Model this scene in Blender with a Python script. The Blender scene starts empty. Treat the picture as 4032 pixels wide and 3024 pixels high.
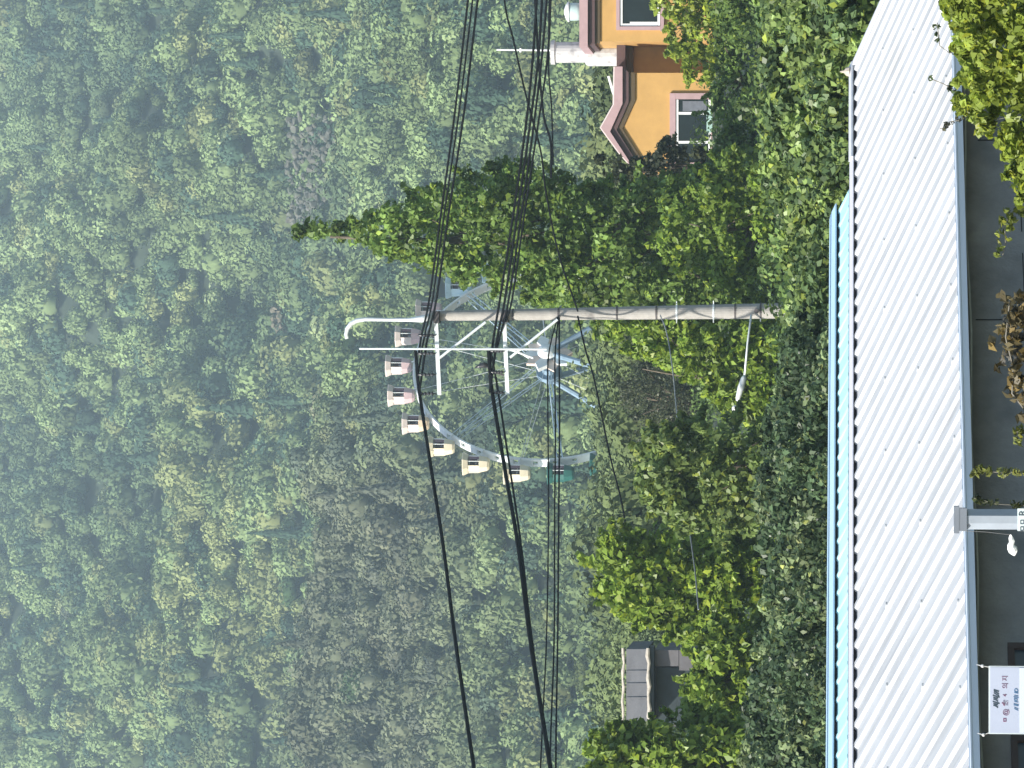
import bpy, math, random
import numpy as np
from mathutils import Vector, Matrix

# ------------------------------------------------------------------ camera, light
F = 14700.0                      # focal length in photo pixels (4032 wide)
HC = 3.6                         # eye height
PITCH = math.atan(1359 / F)
cp, sp = math.cos(PITCH), math.sin(PITCH)
scene = bpy.context.scene
C = scene.collection
cam_d = bpy.data.cameras.new('camera')
cam = bpy.data.objects.new('camera', cam_d); C.objects.link(cam)
cam_d.sensor_width = 36.0; cam_d.sensor_fit = 'HORIZONTAL'
cam_d.lens = F / 4032 * 36.0
cam_d.clip_start = 0.5; cam_d.clip_end = 5000
m = Matrix(((0, 1, 0, 0), (sp, 0, -cp, 0), (-cp, 0, -sp, HC), (0, 0, 0, 1)))   # the phone was held sideways: image left is up
cam.matrix_world = m
scene.camera = cam

SUN_EL, SUN_AZ = math.radians(33), math.radians(47)     # azimuth from the viewer's back towards the left
sun_to = Vector((-math.sin(SUN_AZ) * math.cos(SUN_EL), -math.cos(SUN_AZ) * math.cos(SUN_EL), math.sin(SUN_EL)))
ld = bpy.data.lights.new('sun', 'SUN'); ld.energy = 4.6; ld.angle = math.radians(0.5); ld.color = (1.0, 0.95, 0.86)
lo = bpy.data.objects.new('sun', ld); C.objects.link(lo)
lo.rotation_euler = (-sun_to).to_track_quat('-Z', 'Y').to_euler()
w = bpy.data.worlds.new('World'); scene.world = w; w.use_nodes = True
nt = w.node_tree; nt.nodes.clear()
sky = nt.nodes.new('ShaderNodeTexSky'); sky.sky_type = 'NISHITA'; sky.sun_disc = False
sky.sun_elevation = SUN_EL; sky.sun_rotation = math.atan2(sun_to.x, sun_to.y)
bg = nt.nodes.new('ShaderNodeBackground'); bg.inputs['Strength'].default_value = 0.13
wo = nt.nodes.new('ShaderNodeOutputWorld')
nt.links.new(sky.outputs[0], bg.inputs[0]); nt.links.new(bg.outputs[0], wo.inputs[0])
scene.view_settings.view_transform = 'Standard'; scene.view_settings.look = 'None'
scene.view_settings.exposure = 0.75; scene.view_settings.gamma = 1.0
scene.cycles.max_bounces = 6; scene.cycles.volume_bounces = 1
scene.cycles.transparent_max_bounces = 6

rnd = random.Random(7)
rng = np.random.default_rng(11)

def P(x, y, Y):
    """world point seen at photo pixel (x, y) at the distance Y"""
    dx = (x - 2016) / F; dy = -(y - 1512) / F
    d = (dy, cp + sp * dx, sp - cp * dx)
    k = Y / d[1]
    return Vector((d[0] * k, Y, HC + d[2] * k))
def Pn(x, y, Y):
    dx = (x - 2016) / F; dy = -(y - 1512) / F
    k = Y / (cp + sp * dx)
    return np.stack([dy * k, Y + 0 * dx, HC + (sp - cp * dx) * k], -1)

# ------------------------------------------------------------------ materials
MATS = {}
def mat(name, col, rough=0.7, metal=0.0, var=0.15, scale=3.0, bump=0.0, bscale=30.0, col2=None, alpha=1.0, emit=None, spec=0.5, stain=None):
    if name in MATS: return MATS[name]
    M = bpy.data.materials.new(name); M.use_nodes = True; MATS[name] = M
    n = M.node_tree; N = n.nodes; L = n.links
    b = N['Principled BSDF']; b.inputs['Roughness'].default_value = rough; b.inputs['Metallic'].default_value = metal
    b.inputs['Specular IOR Level'].default_value = spec
    tc = N.new('ShaderNodeTexCoord')
    no = N.new('ShaderNodeTexNoise'); no.inputs['Scale'].default_value = scale; no.inputs['Detail'].default_value = 6
    no.inputs['Roughness'].default_value = 0.65
    L.new(tc.outputs['Object'], no.inputs['Vector'])
    r = N.new('ShaderNodeValToRGB')
    c1 = [c * (1 - var) for c in col]; c2 = [min(1, c * (1 + var)) for c in (col2 or col)]
    r.color_ramp.elements[0].color = (*c1, 1); r.color_ramp.elements[1].color = (*c2, 1)
    r.color_ramp.elements[0].position = 0.32; r.color_ramp.elements[1].position = 0.68
    L.new(no.outputs['Fac'], r.inputs['Fac'])
    out = r.outputs['Color']
    if stain:
        n2 = N.new('ShaderNodeTexNoise'); n2.inputs['Scale'].default_value = stain[1]; n2.inputs['Detail'].default_value = 8
        L.new(tc.outputs['Object'], n2.inputs['Vector'])
        rr = N.new('ShaderNodeValToRGB'); rr.color_ramp.elements[0].position = stain[2]; rr.color_ramp.elements[1].position = min(1, stain[2] + 0.15)
        L.new(n2.outputs['Fac'], rr.inputs['Fac'])
        mx = N.new('ShaderNodeMix'); mx.data_type = 'RGBA'; mx.inputs['B'].default_value = (*stain[0], 1)
        L.new(rr.outputs['Color'], mx.inputs['Factor']); L.new(out, mx.inputs['A']); out = mx.outputs['Result']
    L.new(out, b.inputs['Base Color'])
    if bump:
        n3 = N.new('ShaderNodeTexNoise'); n3.inputs['Scale'].default_value = bscale; n3.inputs['Detail'].default_value = 5
        L.new(tc.outputs['Object'], n3.inputs['Vector'])
        bp = N.new('ShaderNodeBump'); bp.inputs['Strength'].default_value = bump; bp.inputs['Distance'].default_value = 0.02
        L.new(n3.outputs['Fac'], bp.inputs['Height']); L.new(bp.outputs['Normal'], b.inputs['Normal'])
    return M

def leafmat(name, rough=0.5, trans=0.3, spec=0.4):
    """leaves: their colour is the 'tint' attribute of the mesh, varied a little per leaf"""
    M = bpy.data.materials.new(name); M.use_nodes = True
    n = M.node_tree; N = n.nodes; L = n.links
    b = N['Principled BSDF']; b.inputs['Roughness'].default_value = rough; b.inputs['Specular IOR Level'].default_value = spec
    a = N.new('ShaderNodeAttribute'); a.attribute_name = 'tint'
    tc = N.new('ShaderNodeTexCoord'); no = N.new('ShaderNodeTexNoise'); no.inputs['Scale'].default_value = 9.0
    L.new(tc.outputs['Object'], no.inputs['Vector'])
    mr = N.new('ShaderNodeMapRange'); mr.inputs['From Min'].default_value = 0.3; mr.inputs['From Max'].default_value = 0.7
    mr.inputs['To Min'].default_value = 0.85; mr.inputs['To Max'].default_value = 1.15
    L.new(no.outputs['Fac'], mr.inputs['Value'])
    mu = N.new('ShaderNodeVectorMath'); mu.operation = 'SCALE'
    L.new(a.outputs['Color'], mu.inputs[0]); L.new(mr.outputs[0], mu.inputs['Scale'])
    L.new(mu.outputs[0], b.inputs['Base Color'])
    if trans > 0:
        t = N.new('ShaderNodeBsdfTranslucent'); L.new(mu.outputs[0], t.inputs['Color'])
        mx = N.new('ShaderNodeMixShader'); mx.inputs[0].default_value = trans
        o = N['Material Output']
        L.new(b.outputs[0], mx.inputs[1]); L.new(t.outputs[0], mx.inputs[2]); L.new(mx.outputs[0], o.inputs['Surface'])
    return M
LEAF = leafmat('leaf_near', 0.42, 0.42)
LEAF_FAR = leafmat('leaf_far', 0.9, 0.12, 0.1)

# ------------------------------------------------------------------ object helpers
def tag(o, label=None, cat=None, group=None, kind=None):
    if label: o['label'] = label
    if cat: o['category'] = cat
    if group: o['group'] = group
    if kind: o['kind'] = kind
    return o
def empty(name, loc, label=None, cat=None, group=None):
    o = bpy.data.objects.new(name, None); C.objects.link(o); o.location = loc; o.empty_display_size = 0.3
    return tag(o, label, cat, group)
def link(name, me, parent=None):
    o = bpy.data.objects.new(name, me); C.objects.link(o)
    if parent is not None:
        o.parent = parent
        # meshes are built in world coordinates: move them into the parent's frame
    return o
class MB:
    def __init__(s): s.v = []; s.f = []
    def add(s, vs, fs):
        k = len(s.v); s.v += [tuple(v) for v in vs]; s.f += [tuple(i + k for i in f) for f in fs]; return s
    def box(s, a, b):
        (x0, y0, z0), (x1, y1, z1) = a, b
        return s.add([(x0,y0,z0),(x1,y0,z0),(x1,y1,z0),(x0,y1,z0),(x0,y0,z1),(x1,y0,z1),(x1,y1,z1),(x0,y1,z1)],
                     [(0,3,2,1),(4,5,6,7),(0,1,5,4),(1,2,6,5),(2,3,7,6),(3,0,4,7)])
    def fbox(s, o, ax, ay, az):
        """box from a corner o and three edge vectors"""
        o, ax, ay, az = map(Vector, (o, ax, ay, az))
        vs = [o, o+ax, o+ax+ay, o+ay, o+az, o+ax+az, o+ax+ay+az, o+ay+az]
        return s.add(vs, [(0,3,2,1),(4,5,6,7),(0,1,5,4),(1,2,6,5),(2,3,7,6),(3,0,4,7)])
    def tube(s, pts, rad, n=8, caps=True):
        pts = [Vector(p) for p in pts]
        rads = rad if isinstance(rad, (list, tuple)) else [rad] * len(pts)
        rings = []; up = None
        for i, p in enumerate(pts):
            d = (pts[min(i+1, len(pts)-1)] - pts[max(i-1, 0)]).normalized()
            if up is None:
                up = Vector((0, 0, 1)) if abs(d.z) < 0.9 else Vector((1, 0, 0))
            a = (up - d * up.dot(d)).normalized(); up = a; b = d.cross(a)
            rings.append([p + (a * math.cos(2*math.pi*k/n) + b * math.sin(2*math.pi*k/n)) * rads[i] for k in range(n)])
        vs = [q for r in rings for q in r]; fs = []
        for i in range(len(pts)-1):
            for k in range(n):
                fs.append((i*n+k, i*n+(k+1) % n, (i+1)*n+(k+1) % n, (i+1)*n+k))
        if caps:
            fs.append(tuple(range(n))[::-1]); fs.append(tuple((len(pts)-1)*n + k for k in range(n)))
        return s.add(vs, fs)
    def lathe(s, c, prof, n=16, a0=0.0, a1=2*math.pi, axis=None):
        c = Vector(c); full = abs(a1 - a0 - 2*math.pi) < 1e-6
        m_ = n if full else n + 1
        vs = []
        for (r, z) in prof:
            for k in range(m_):
                t = a0 + (a1 - a0) * k / n
                vs.append(c + Vector((r*math.cos(t), r*math.sin(t), z)))
        fs = []
        for i in range(len(prof)-1):
            for k in range(n):
                k2 = (k+1) % m_
                fs.append((i*m_+k, i*m_+k2, (i+1)*m_+k2, (i+1)*m_+k))
        return s.add(vs, fs)
    def prism(s, poly, dvec):
        """poly: 3-D points of a planar outline, extruded by dvec"""
        poly = [Vector(p) for p in poly]; d = Vector(dvec); n = len(poly)
        vs = poly + [p + d for p in poly]
        fs = [tuple(range(n)), tuple(range(2*n-1, n-1, -1))]
        fs += [(i, i+n, (i+1) % n + n, (i+1) % n) for i in range(n)]
        return s.add(vs, fs)
    def build(s, name, material, parent=None, smooth=False, origin=None):
        me = bpy.data.meshes.new(name)
        off = Vector(parent_world(parent)) if parent is not None else Vector(origin or (0, 0, 0))
        me.from_pydata([(v[0]-off.x, v[1]-off.y, v[2]-off.z) for v in s.v], [], s.f)
        me.materials.append(material)
        if smooth: me.polygons.foreach_set('use_smooth', [True]*len(me.polygons))
        bm_fix(me)
        o = link(name, me, parent)
        if parent is None: o.location = off
        return o
def parent_world(p):
    v = Vector(p.location); q = p.parent
    while q is not None: v += q.location; q = q.parent
    return v
import bmesh
def bm_fix(me):
    b = bmesh.new(); b.from_mesh(me); bmesh.ops.recalc_face_normals(b, faces=b.faces[:]); b.to_mesh(me); b.free()

def pxprism(poly, Y0, depth):
    return [P(x, y, Y0) for x, y in poly], (0, depth, 0)
def pbox(mb, x0, x1, y0, y1, Y0, depth):
    mb.prism([P(x0, y0, Y0), P(x1, y0, Y0), P(x1, y1, Y0), P(x0, y1, Y0)], (0, depth, 0)); return mb

# ------------------------------------------------------------------ terrain
def fbm(x, y, s, seed=0):
    r = np.random.default_rng(100 + seed); v = 0; a = 1.0; tot = 0
    for o in range(4):
        for k in range(3):
            th = r.uniform(0, 2*np.pi); ph = r.uniform(0, 2*np.pi)
            v = v + a * np.sin((x*np.cos(th) + y*np.sin(th)) / s * 2*np.pi * r.uniform(0.7, 1.4) + ph) / 3
        tot += a; a *= 0.55; s /= 2.1
    return v / tot
TY = np.array([-200, 43.5, 48, 56, 75, 93, 110, 130, 180, 250, 300, 350, 430, 555, 575, 610, 680, 960, 1100, 1500])
TL = np.array([0, 0, 3.1, 3.7, 4.5, 5.0, 6.6, 8.6, 11.5, 16.0, 17, 19, 27, 82, 82, 80, 96, 240, 300, 380.])
TR = np.array([0, 0, 3.1, 3.7, 4.5, 5.0, 6.6, 8.6, 11.5, 16.0, 17, 19, 25, 70, 72, 76, 96, 240, 300, 380.])
def zt(X, Y):
    X = np.asarray(X, float); Y = np.asarray(Y, float)
    t = np.clip((X + 15) / 40, 0, 1); t = t*t*(3-2*t)
    z = np.interp(Y, TY, TL)*(1-t) + np.interp(Y, TY, TR)*t
    amp = np.interp(Y, [0, 60, 130, 300, 430, 520, 640, 760, 1500], [0, .1, .3, .8, 3.0, 6.0, 6.0, 15.0, 20])
    z = z + amp * fbm(X, Y*0.55, 60, 1) + amp*0.5*np.abs(fbm(X + Y*0.3, Y*0.2, 34, 2)) * -1
    t2 = np.clip((12 - X) / 30, 0, 1)
    z = z + 13*np.exp(-((Y-742-X*.25)/17)**2)*t2*(.75+.35*np.sin(X/13+1)) + 9*np.exp(-((Y-838+X*.4)/16)**2)*(.5+.5*np.sin(X/21+2.2))
    z = z + np.interp(Y, [640, 720, 1100], [0, 6, 12.])*np.sin(X/15.5+Y/70+.8*np.sin(Y/40))
    return z
def ztf(x, y): return float(zt(np.array([x]), np.array([y]))[0])

G_TERR = mat('forest_floor', (0.028, 0.042, 0.024), 0.95, var=0.4, scale=0.25, bump=0.3, bscale=2)  # dark tone paints in shade for the gaps between crowns
def terrain():
    ys = np.concatenate([np.arange(-150, 40, 10), np.arange(40, 60, 1.0), np.arange(60, 300, 4), np.arange(300, 1101, 5)])
    xs = np.concatenate([np.arange(-500, -150, 25), np.arange(-150, 150, 4), np.arange(150, 501, 25)])
    XX, YY = np.meshgrid(xs, ys); ZZ = zt(XX, YY)
    co = np.stack([XX, YY, ZZ], -1).reshape(-1, 3); nx = len(xs); ny = len(ys)
    i = np.arange(nx-1)[None, :] + nx*np.arange(ny-1)[:, None]
    q = np.stack([i, i+1, i+nx+1, i+nx], -1).reshape(-1, 4)
    me = quadmesh('ground', co, q); me.materials.append(G_TERR)
    me.polygons.foreach_set('use_smooth', np.ones(len(q), bool))
    tag(link('ground', me), kind='structure', label='forest floor rising from the shed to the wooded hills', cat='ground')
def quadmesh(name, co, q, tint=None):
    me = bpy.data.meshes.new(name)
    me.vertices.add(len(co)); me.vertices.foreach_set('co', np.ascontiguousarray(co, np.float32).ravel())
    me.loops.add(q.size); me.loops.foreach_set('vertex_index', np.ascontiguousarray(q, np.int32).ravel())
    me.polygons.add(len(q)); me.polygons.foreach_set('loop_start', np.arange(len(q), dtype=np.int32)*4)
    if tint is not None:
        a = me.attributes.new('tint', 'FLOAT_COLOR', 'POINT')
        t4 = np.concatenate([tint, np.ones((len(tint), 1))], 1).astype(np.float32)
        a.data.foreach_set('color', t4.ravel())
    me.update(calc_edges=True); me.validate()
    return me
terrain()

# ------------------------------------------------------------------ leaves
def unit(v): return v / np.maximum(np.linalg.norm(v, axis=-1, keepdims=True), 1e-9)
def leaf_quads(cen, nor, size, aspect=0.6, fold=0.25):
    """pointed, folded leaves: base, two sides, tip"""
    n = len(cen)
    rr = unit(rng.normal(size=(n, 3))); rr[:, 2] -= 0.5          # tips lean down
    t = unit(rr - nor * (rr*nor).sum(-1, keepdims=True)); b = np.cross(nor, t)
    s = size[:, None]
    v0 = cen - t*s*0.5; v2 = cen + t*s*0.5 - nor*s*0.12
    v1 = cen + b*s*aspect*0.5 + nor*s*fold*0.5 - t*s*0.05; v3 = cen - b*s*aspect*0.5 + nor*s*fold*0.5 - t*s*0.05
    co = np.stack([v0, v1, v2, v3], 1).reshape(-1, 3)
    q = np.arange(n*4).reshape(n, 4)
    return co, q
def leaf_cloud(cl, per, size, col, colvar=0.25, up=0.45, rand=0.45, aspect=0.65, shell=0.45, flat=0.85, ctint=None, yellow=0.12):
    """cl: (n,4) clump centres + radius; returns coords, quads, tint"""
    n = len(cl); d = unit(rng.normal(size=(n*per, 3)))
    r = np.repeat(cl[:, 3], per) * (shell + (1-shell)*rng.random(n*per)**0.6)
    c = np.repeat(cl[:, :3], per, 0) + d * r[:, None] * np.array([1, 1, flat])
    nor = unit(d*0.9 + np.array([-0.15, -0.1, up]) + rng.normal(size=d.shape)*rand)
    sz = size * (0.65 + 0.7*rng.random(n*per))
    co, q = leaf_quads(c, nor, sz, aspect)
    base = np.asarray(col, float)*1.1
    if base.ndim == 1: base = np.repeat(base[None], n, 0)
    tn = base * (1 + colvar*(rng.random((n, 1))*2-1))
    tn = np.repeat(tn, per, 0) * (1 + 0.3*(rng.random((n*per, 1))*2-1))
    yl = (rng.random(n*per) < yellow)[:, None]
    tn = np.where(yl, tn*np.array([1.45, 1.25, 0.8]), tn)
    return co, q, np.repeat(np.clip(tn, 0.004, .8), 4, 0)
def inpoly(px, py, poly):
    ins = np.zeros(len(px), bool); n = len(poly); j = n-1
    for i in range(n):
        xi, yi = poly[i]; xj, yj = poly[j]
        c = ((yi > py) != (yj > py)) & (px < (xj-xi)*(py-yi)/(yj-yi+1e-9)+xi)
        ins ^= c; j = i
    return ins
def edist(px, py, poly):
    d = np.full(len(px), 1e9)
    for i in range(len(poly)):
        a = np.array(poly[i-1], float); b = np.array(poly[i], float); ab = b-a
        t = np.clip(((px-a[0])*ab[0]+(py-a[1])*ab[1])/(ab@ab), 0, 1)
        d = np.minimum(d, np.hypot(px-a[0]-t*ab[0], py-a[1]-t*ab[1]))
    return d
def poly_clumps(poly, D, T, n, r0, r1, edge=None):
    """clumps filling a crown whose silhouette has this outline at distance D; T is its half depth in metres"""
    A = np.array(poly, float); lo_, hi = A.min(0), A.max(0); X = []; Yp = []
    while len(X) < n:
        a = rng.uniform(lo_[0], hi[0], 4*n); b = rng.uniform(lo_[1], hi[1], 4*n)
        k = inpoly(a, b, poly); X += list(a[k]); Yp += list(b[k])
    X = np.array(X[:n]); Yp = np.array(Yp[:n])
    e = edist(X, Yp, poly); m_px = D/F; wid = np.clip(e*m_px/(T*0.9), 0.03, 1)
    off = (rng.random(n)*2-1); off = np.sign(off)*np.abs(off)**0.6
    Yd = D + off*T*np.sqrt(wid*(2-wid))
    p = Pn(X, Yp, D*np.ones(n)); p[:, 1] = Yd
    r = rng.uniform(r0, r1, n)*np.clip(0.45+e*m_px/0.5, 0.45, 1)
    return np.concatenate([p, r[:, None]], 1)
def to_obj(name, parts, parent=None, material=None, origin=None):
    cos = []; qs = []; ts = []; k = 0
    for co, q, t in parts:
        cos.append(co); qs.append(q+k); ts.append(t); k += len(co)
    co = np.concatenate(cos); off = parent_world(parent) if parent is not None else Vector(origin or (0, 0, 0))
    me = quadmesh(name, co - np.array(off), np.concatenate(qs), np.concatenate(ts))
    me.materials.append(material or LEAF)
    o = link(name, me, parent)
    if parent is None: o.location = off
    return o
BARK = mat('bark', (0.11, 0.09, 0.065), 0.9, var=0.35, scale=4, bump=0.6, bscale=14)
BARK_G = mat('bark_grey', (0.2, 0.185, 0.15), 0.9, var=0.3, scale=4, bump=0.6, bscale=14)
def trunk(parent, base, top, r, limbs, bark=BARK, bend=0.25):
    mb = MB(); base = Vector(base); top = Vector(top); pts = []; n = 9
    ph = rnd.uniform(0, 6)
    for i in range(n):
        t = i/(n-1); p = base.lerp(top, t); p.x += bend*math.sin(3*t+ph)*t; p.y += bend*math.cos(2.3*t+ph)*t; pts.append(p)
    mb.tube(pts, [r*(1-0.8*i/(n-1))*(1.35 if i == 0 else 1) for i in range(n)], 9)
    for q in limbs:
        q = Vector(q); t0 = rnd.uniform(0.25, 0.8); i = int(t0*(n-1)); s = pts[i]
        mid = s.lerp(q, 0.5) + Vector((0, 0, 0.12*(q-s).length))
        rr = r*(1-0.8*t0)*0.6
        mb.tube([s, s.lerp(mid, .5)+Vector((0, 0, .03)), mid, mid.lerp(q, .55), q], [rr, rr*.8, rr*.6, rr*.4, rr*.15], 6)
    return mb.build('trunk', bark, parent, smooth=True)
def tree(name, label, cat, poly, D, T, n, r0, r1, per, size, col, tr=0.12, nl=7, group=None, up=0.45, aspect=0.65, yellow=.12, rand=.45, bark=BARK, topx=None, colvar=.3, fill=.66):
    A = np.array(poly, float); cx = 0.5*(A[:, 1].min()+A[:, 1].max())
    x0 = A[:, 0].min(); p = P(x0, cx, D); base = Vector((p.x, D, ztf(p.x, D)))
    t = empty(name, base, label, cat, group)
    cl = poly_clumps(poly, D, T, int(n*fill), r0*1.05, r1*1.15)
    # leafy shoots that break the outline
    cen = cl[:, :3].mean(0); sh = []
    for k in rng.choice(len(cl), int(len(cl)*.5), replace=False):
        d = unit((cl[k, :3]-cen)*np.array([1.3, 1, .5])/(1e-6+np.linalg.norm(cl[k, :3]-cen)) + rng.normal(size=3)*.55 + np.array([0, -.2, .45]))
        L = cl[k, 3]*rng.uniform(1.0, 1.9)
        for j in range(6): sh.append([*(cl[k, :3]+d*L*(.5+j*.11)+np.array([0, 0, -.05*j*L*.3])), size*.35])
    sh = np.array(sh)
    to_obj('crown', [leaf_cloud(cl, int(per*1.3), size*.97, col, up=up, aspect=aspect, yellow=yellow, rand=.75, colvar=colvar, shell=.25),
                     leaf_cloud(sh, 4, size*1.1, col, up=up, aspect=aspect, yellow=yellow*1.5, rand=.6, colvar=.2)], t)
    ks = rng.choice(len(cl), nl, replace=False)
    top = P(x0 + 0.25*(A[:, 0].max()-x0), cx, D) if topx is None else P(topx[0], topx[1], D)
    trunk(t, base - Vector((0, 0, .1)), top, tr, [cl[k, :3] for k in ks], bark)
    return t

# ------------------------------------------------------------------ far woods
def crown_proto(seed, nq=400, conifer=False, ls=(.13, .25)):
    r = np.random.default_rng(seed)
    k = r.integers(9, 15); cen = unit(r.normal(size=(k, 3)))*np.array([.62, .62, .52]); cen[:, 2] = np.abs(cen[:, 2])*0.9
    rad = r.uniform(.28, .48, k)
    d = unit(r.normal(size=(nq, 3))); which = r.integers(0, k, nq)
    c = cen[which] + d*rad[which][:, None]
    if conifer:
        h = r.random(nq)**1.4; th = r.uniform(0, 2*np.pi, nq); rr = (1-h)*0.62*(0.75+.35*r.random(nq))
        c = np.stack([rr*np.cos(th), rr*np.sin(th), h*2.1-.6], -1); d = unit(np.stack([np.cos(th), np.sin(th), 0.5+0*th], -1))
    nor = unit(d + np.array([0, 0, .25]) + r.normal(size=d.shape)*.17)
    co, q = leaf_quads(c, nor, r.uniform(*ls, nq), .8, .2)
    # leafy inner mass so that no light shines straight through
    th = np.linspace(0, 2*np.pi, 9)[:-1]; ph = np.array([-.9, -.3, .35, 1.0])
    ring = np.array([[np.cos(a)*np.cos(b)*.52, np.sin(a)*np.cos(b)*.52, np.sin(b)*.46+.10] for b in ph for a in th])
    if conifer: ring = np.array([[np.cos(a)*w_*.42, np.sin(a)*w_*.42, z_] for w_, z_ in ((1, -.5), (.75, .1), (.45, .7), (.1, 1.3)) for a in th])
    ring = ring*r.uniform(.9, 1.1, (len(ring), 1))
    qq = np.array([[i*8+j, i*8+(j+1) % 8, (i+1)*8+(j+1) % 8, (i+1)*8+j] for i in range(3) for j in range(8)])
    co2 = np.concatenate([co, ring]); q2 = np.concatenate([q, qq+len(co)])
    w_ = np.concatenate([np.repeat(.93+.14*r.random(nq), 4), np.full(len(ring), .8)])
    return co2, q2, w_
PROTO = [crown_proto(s) for s in range(9)] + [crown_proto(50+s, 380, True) for s in range(2)]
FINE = [crown_proto(70+s, 620, False, (.09, .19)) for s in range(9)] + [crown_proto(90+s, 600, True, (.09, .19)) for s in range(2)]
def place_crowns(xy, rad, hgt, col, kind, sink=0.35, protos=None):
    cos = []; qs = []; ts = []; off = 0
    z = zt(xy[:, 0], xy[:, 1])
    for i in range(len(xy)):
        co, q, w_ = (protos or PROTO)[kind[i]]
        a = rng.uniform(0, 6.28); ca, sa = math.cos(a), math.sin(a)
        v = np.stack([(co[:, 0]*ca-co[:, 1]*sa)*rad[i], (co[:, 0]*sa+co[:, 1]*ca)*rad[i], co[:, 2]*hgt[i]], -1)
        v += np.array([xy[i, 0], xy[i, 1], z[i] + hgt[i]*sink + 1.6])
        cos.append(v); qs.append(q+off); off += len(v)
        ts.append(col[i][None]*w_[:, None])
    return np.concatenate(cos), np.concatenate(qs), np.concatenate(ts)
def wood(name, label, y0, y1, step, hw, colf, r0=2.0, r1=3.6, conif=0.015, protos=None):
    pts = []
    y = y0
    while y < y1:
        w_ = hw(y); xs = np.arange(-w_, w_, step)
        for x in xs:
            pts.append((x + rng.uniform(-.5, .5)*step, y + rng.uniform(-.5, .5)*step))
        y += step*0.87
    xy = np.array(pts); n = len(xy)
    big = fbm(xy[:, 0], xy[:, 1]*.6, 45, 5)
    rad = rng.uniform(r0, r1, n)*(1+.25*big); hgt = rad*rng.uniform(.85, 1.35, n)
    kind = np.where(rng.random(n) < conif + .04*(big > .35), 9 + rng.integers(0, 2, n), rng.integers(0, 9, n))
    hgt = np.where(kind >= 9, hgt*1.25, hgt)
    col = colf(xy, kind)
    o = to_obj(name, [place_crowns(xy, rad, hgt, col, kind, protos=protos)], material=LEAF_FAR, origin=(0, 0.5*(y0+y1), 0))
    tag(o, label, 'woodland', kind='stuff')
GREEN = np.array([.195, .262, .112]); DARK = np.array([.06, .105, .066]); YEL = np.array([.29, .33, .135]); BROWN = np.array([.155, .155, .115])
def cols_far(xy, kind):
    n = len(xy); f = fbm(xy[:, 0], xy[:, 1]*.6, 70, 8)[:, None]; g = fbm(xy[:, 0], xy[:, 1], 26, 9)[:, None]
    c = GREEN*(1+.35*rng.normal(size=(n, 1))*.6)
    u = rng.random((n, 1))
    c = np.where(u < .05 + .30*np.clip(g, 0, 1), YEL*rng.uniform(.6, 1.0, (n, 1)), c)
    c = np.where(u > .86 - .25*np.clip(-f, 0, 1), DARK*rng.uniform(.8, 1.3, (n, 1)), c)
    X = xy[:, 0]; Y = xy[:, 1]
    gold = np.exp(-((Y-745-X*.6)/30)**2)*np.clip((8-X)/25, 0, 1)*.7 + .4*np.exp(-((Y-655)/22)**2)*np.clip((X+15)/30, 0, 1)
    c = np.where(rng.random((n, 1)) < gold[:, None], YEL*rng.uniform(.65, .95, (n, 1)), c)
    pch = fbm(X+Y*.35, Y*.45, 42, 12)[:, None]; c = c*(1+.55*np.clip(pch, -1, 1))  # broad light and shade of the slope painted into the crown tint
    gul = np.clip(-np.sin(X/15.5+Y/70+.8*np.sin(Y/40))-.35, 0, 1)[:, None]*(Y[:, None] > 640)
    c = c*(1-gul*.7)+DARK*gul*.7  # shade of the gullies mixed into the crown colour
    c = np.where(kind[:, None] >= 9, DARK, c)
    return np.clip(c, .015, .4)
def cols_mid(xy, kind):
    n = len(xy); c = cols_far(xy, kind); left = np.clip((-xy[:, 0]+4)/20, 0, 1)[:, None]*np.clip((xy[:, 1]-455)/50, 0, 1)[:, None]
    c2 = BROWN*rng.uniform(.6, 1.1, (n, 1)); low = np.clip((430-xy[:, 1])/60, 0, 1)[:, None]; c = c*(1-low*.7)+np.array([.12, .15, .06])*rng.uniform(.7, 1.2, (n, 1))*low*.7
    return c*(1-left*.75)+c2*left*.75
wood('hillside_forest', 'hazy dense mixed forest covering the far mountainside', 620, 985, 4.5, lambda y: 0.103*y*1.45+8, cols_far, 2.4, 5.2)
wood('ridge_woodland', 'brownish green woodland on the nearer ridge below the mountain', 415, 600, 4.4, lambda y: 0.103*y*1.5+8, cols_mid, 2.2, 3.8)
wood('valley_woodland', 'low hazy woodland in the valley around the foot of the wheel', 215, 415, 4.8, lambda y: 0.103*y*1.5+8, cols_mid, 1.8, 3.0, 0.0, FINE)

wood('slope_bushes', 'bushy green scrub on the slope behind the house and the hut', 140, 216, 2.9, lambda y: 0.103*y*1.5+8, cols_mid, 1.1, 1.9, 0.0, FINE)
# single trees that stand out of the woods
def forest_tree(x, y, Y, rad, hgt, col, label, kind=None, name='forest_tree', cat='tree'):
    p = P(x, y, Y); g = ztf(p.x, Y)
    zc = p.z
    t = empty(name, (p.x, Y, g), label, cat, 'trees standing out of the woods')
    pr = FINE[kind if kind is not None else rng.integers(0, 9)]
    parts = []
    for (dx, dy, dz, s) in ((0, 0, 0, 1), (-.35, .1, .12, .62), (.38, -.1, -.05, .6)) if kind is None or kind < 9 else ((0, 0, 0, 1),):
        a = rng.uniform(0, 6.28); ca, sa = math.cos(a), math.sin(a); co, q, w_ = pr
        v = np.stack([(co[:, 0]*ca-co[:, 1]*sa)*rad*s+dx*rad, (co[:, 0]*sa+co[:, 1]*ca)*rad*s+dy*rad, (co[:, 2]*s+dz)*hgt], -1)+np.array([p.x, Y, zc])
        parts.append((v, q, np.array(col)[None]*w_[:, None]))
    to_obj('crown', parts, t, LEAF_FAR)
    trunk(t, (p.x, Y, g-.3), (p.x, Y, zc+hgt*.2), .22, [])
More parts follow.
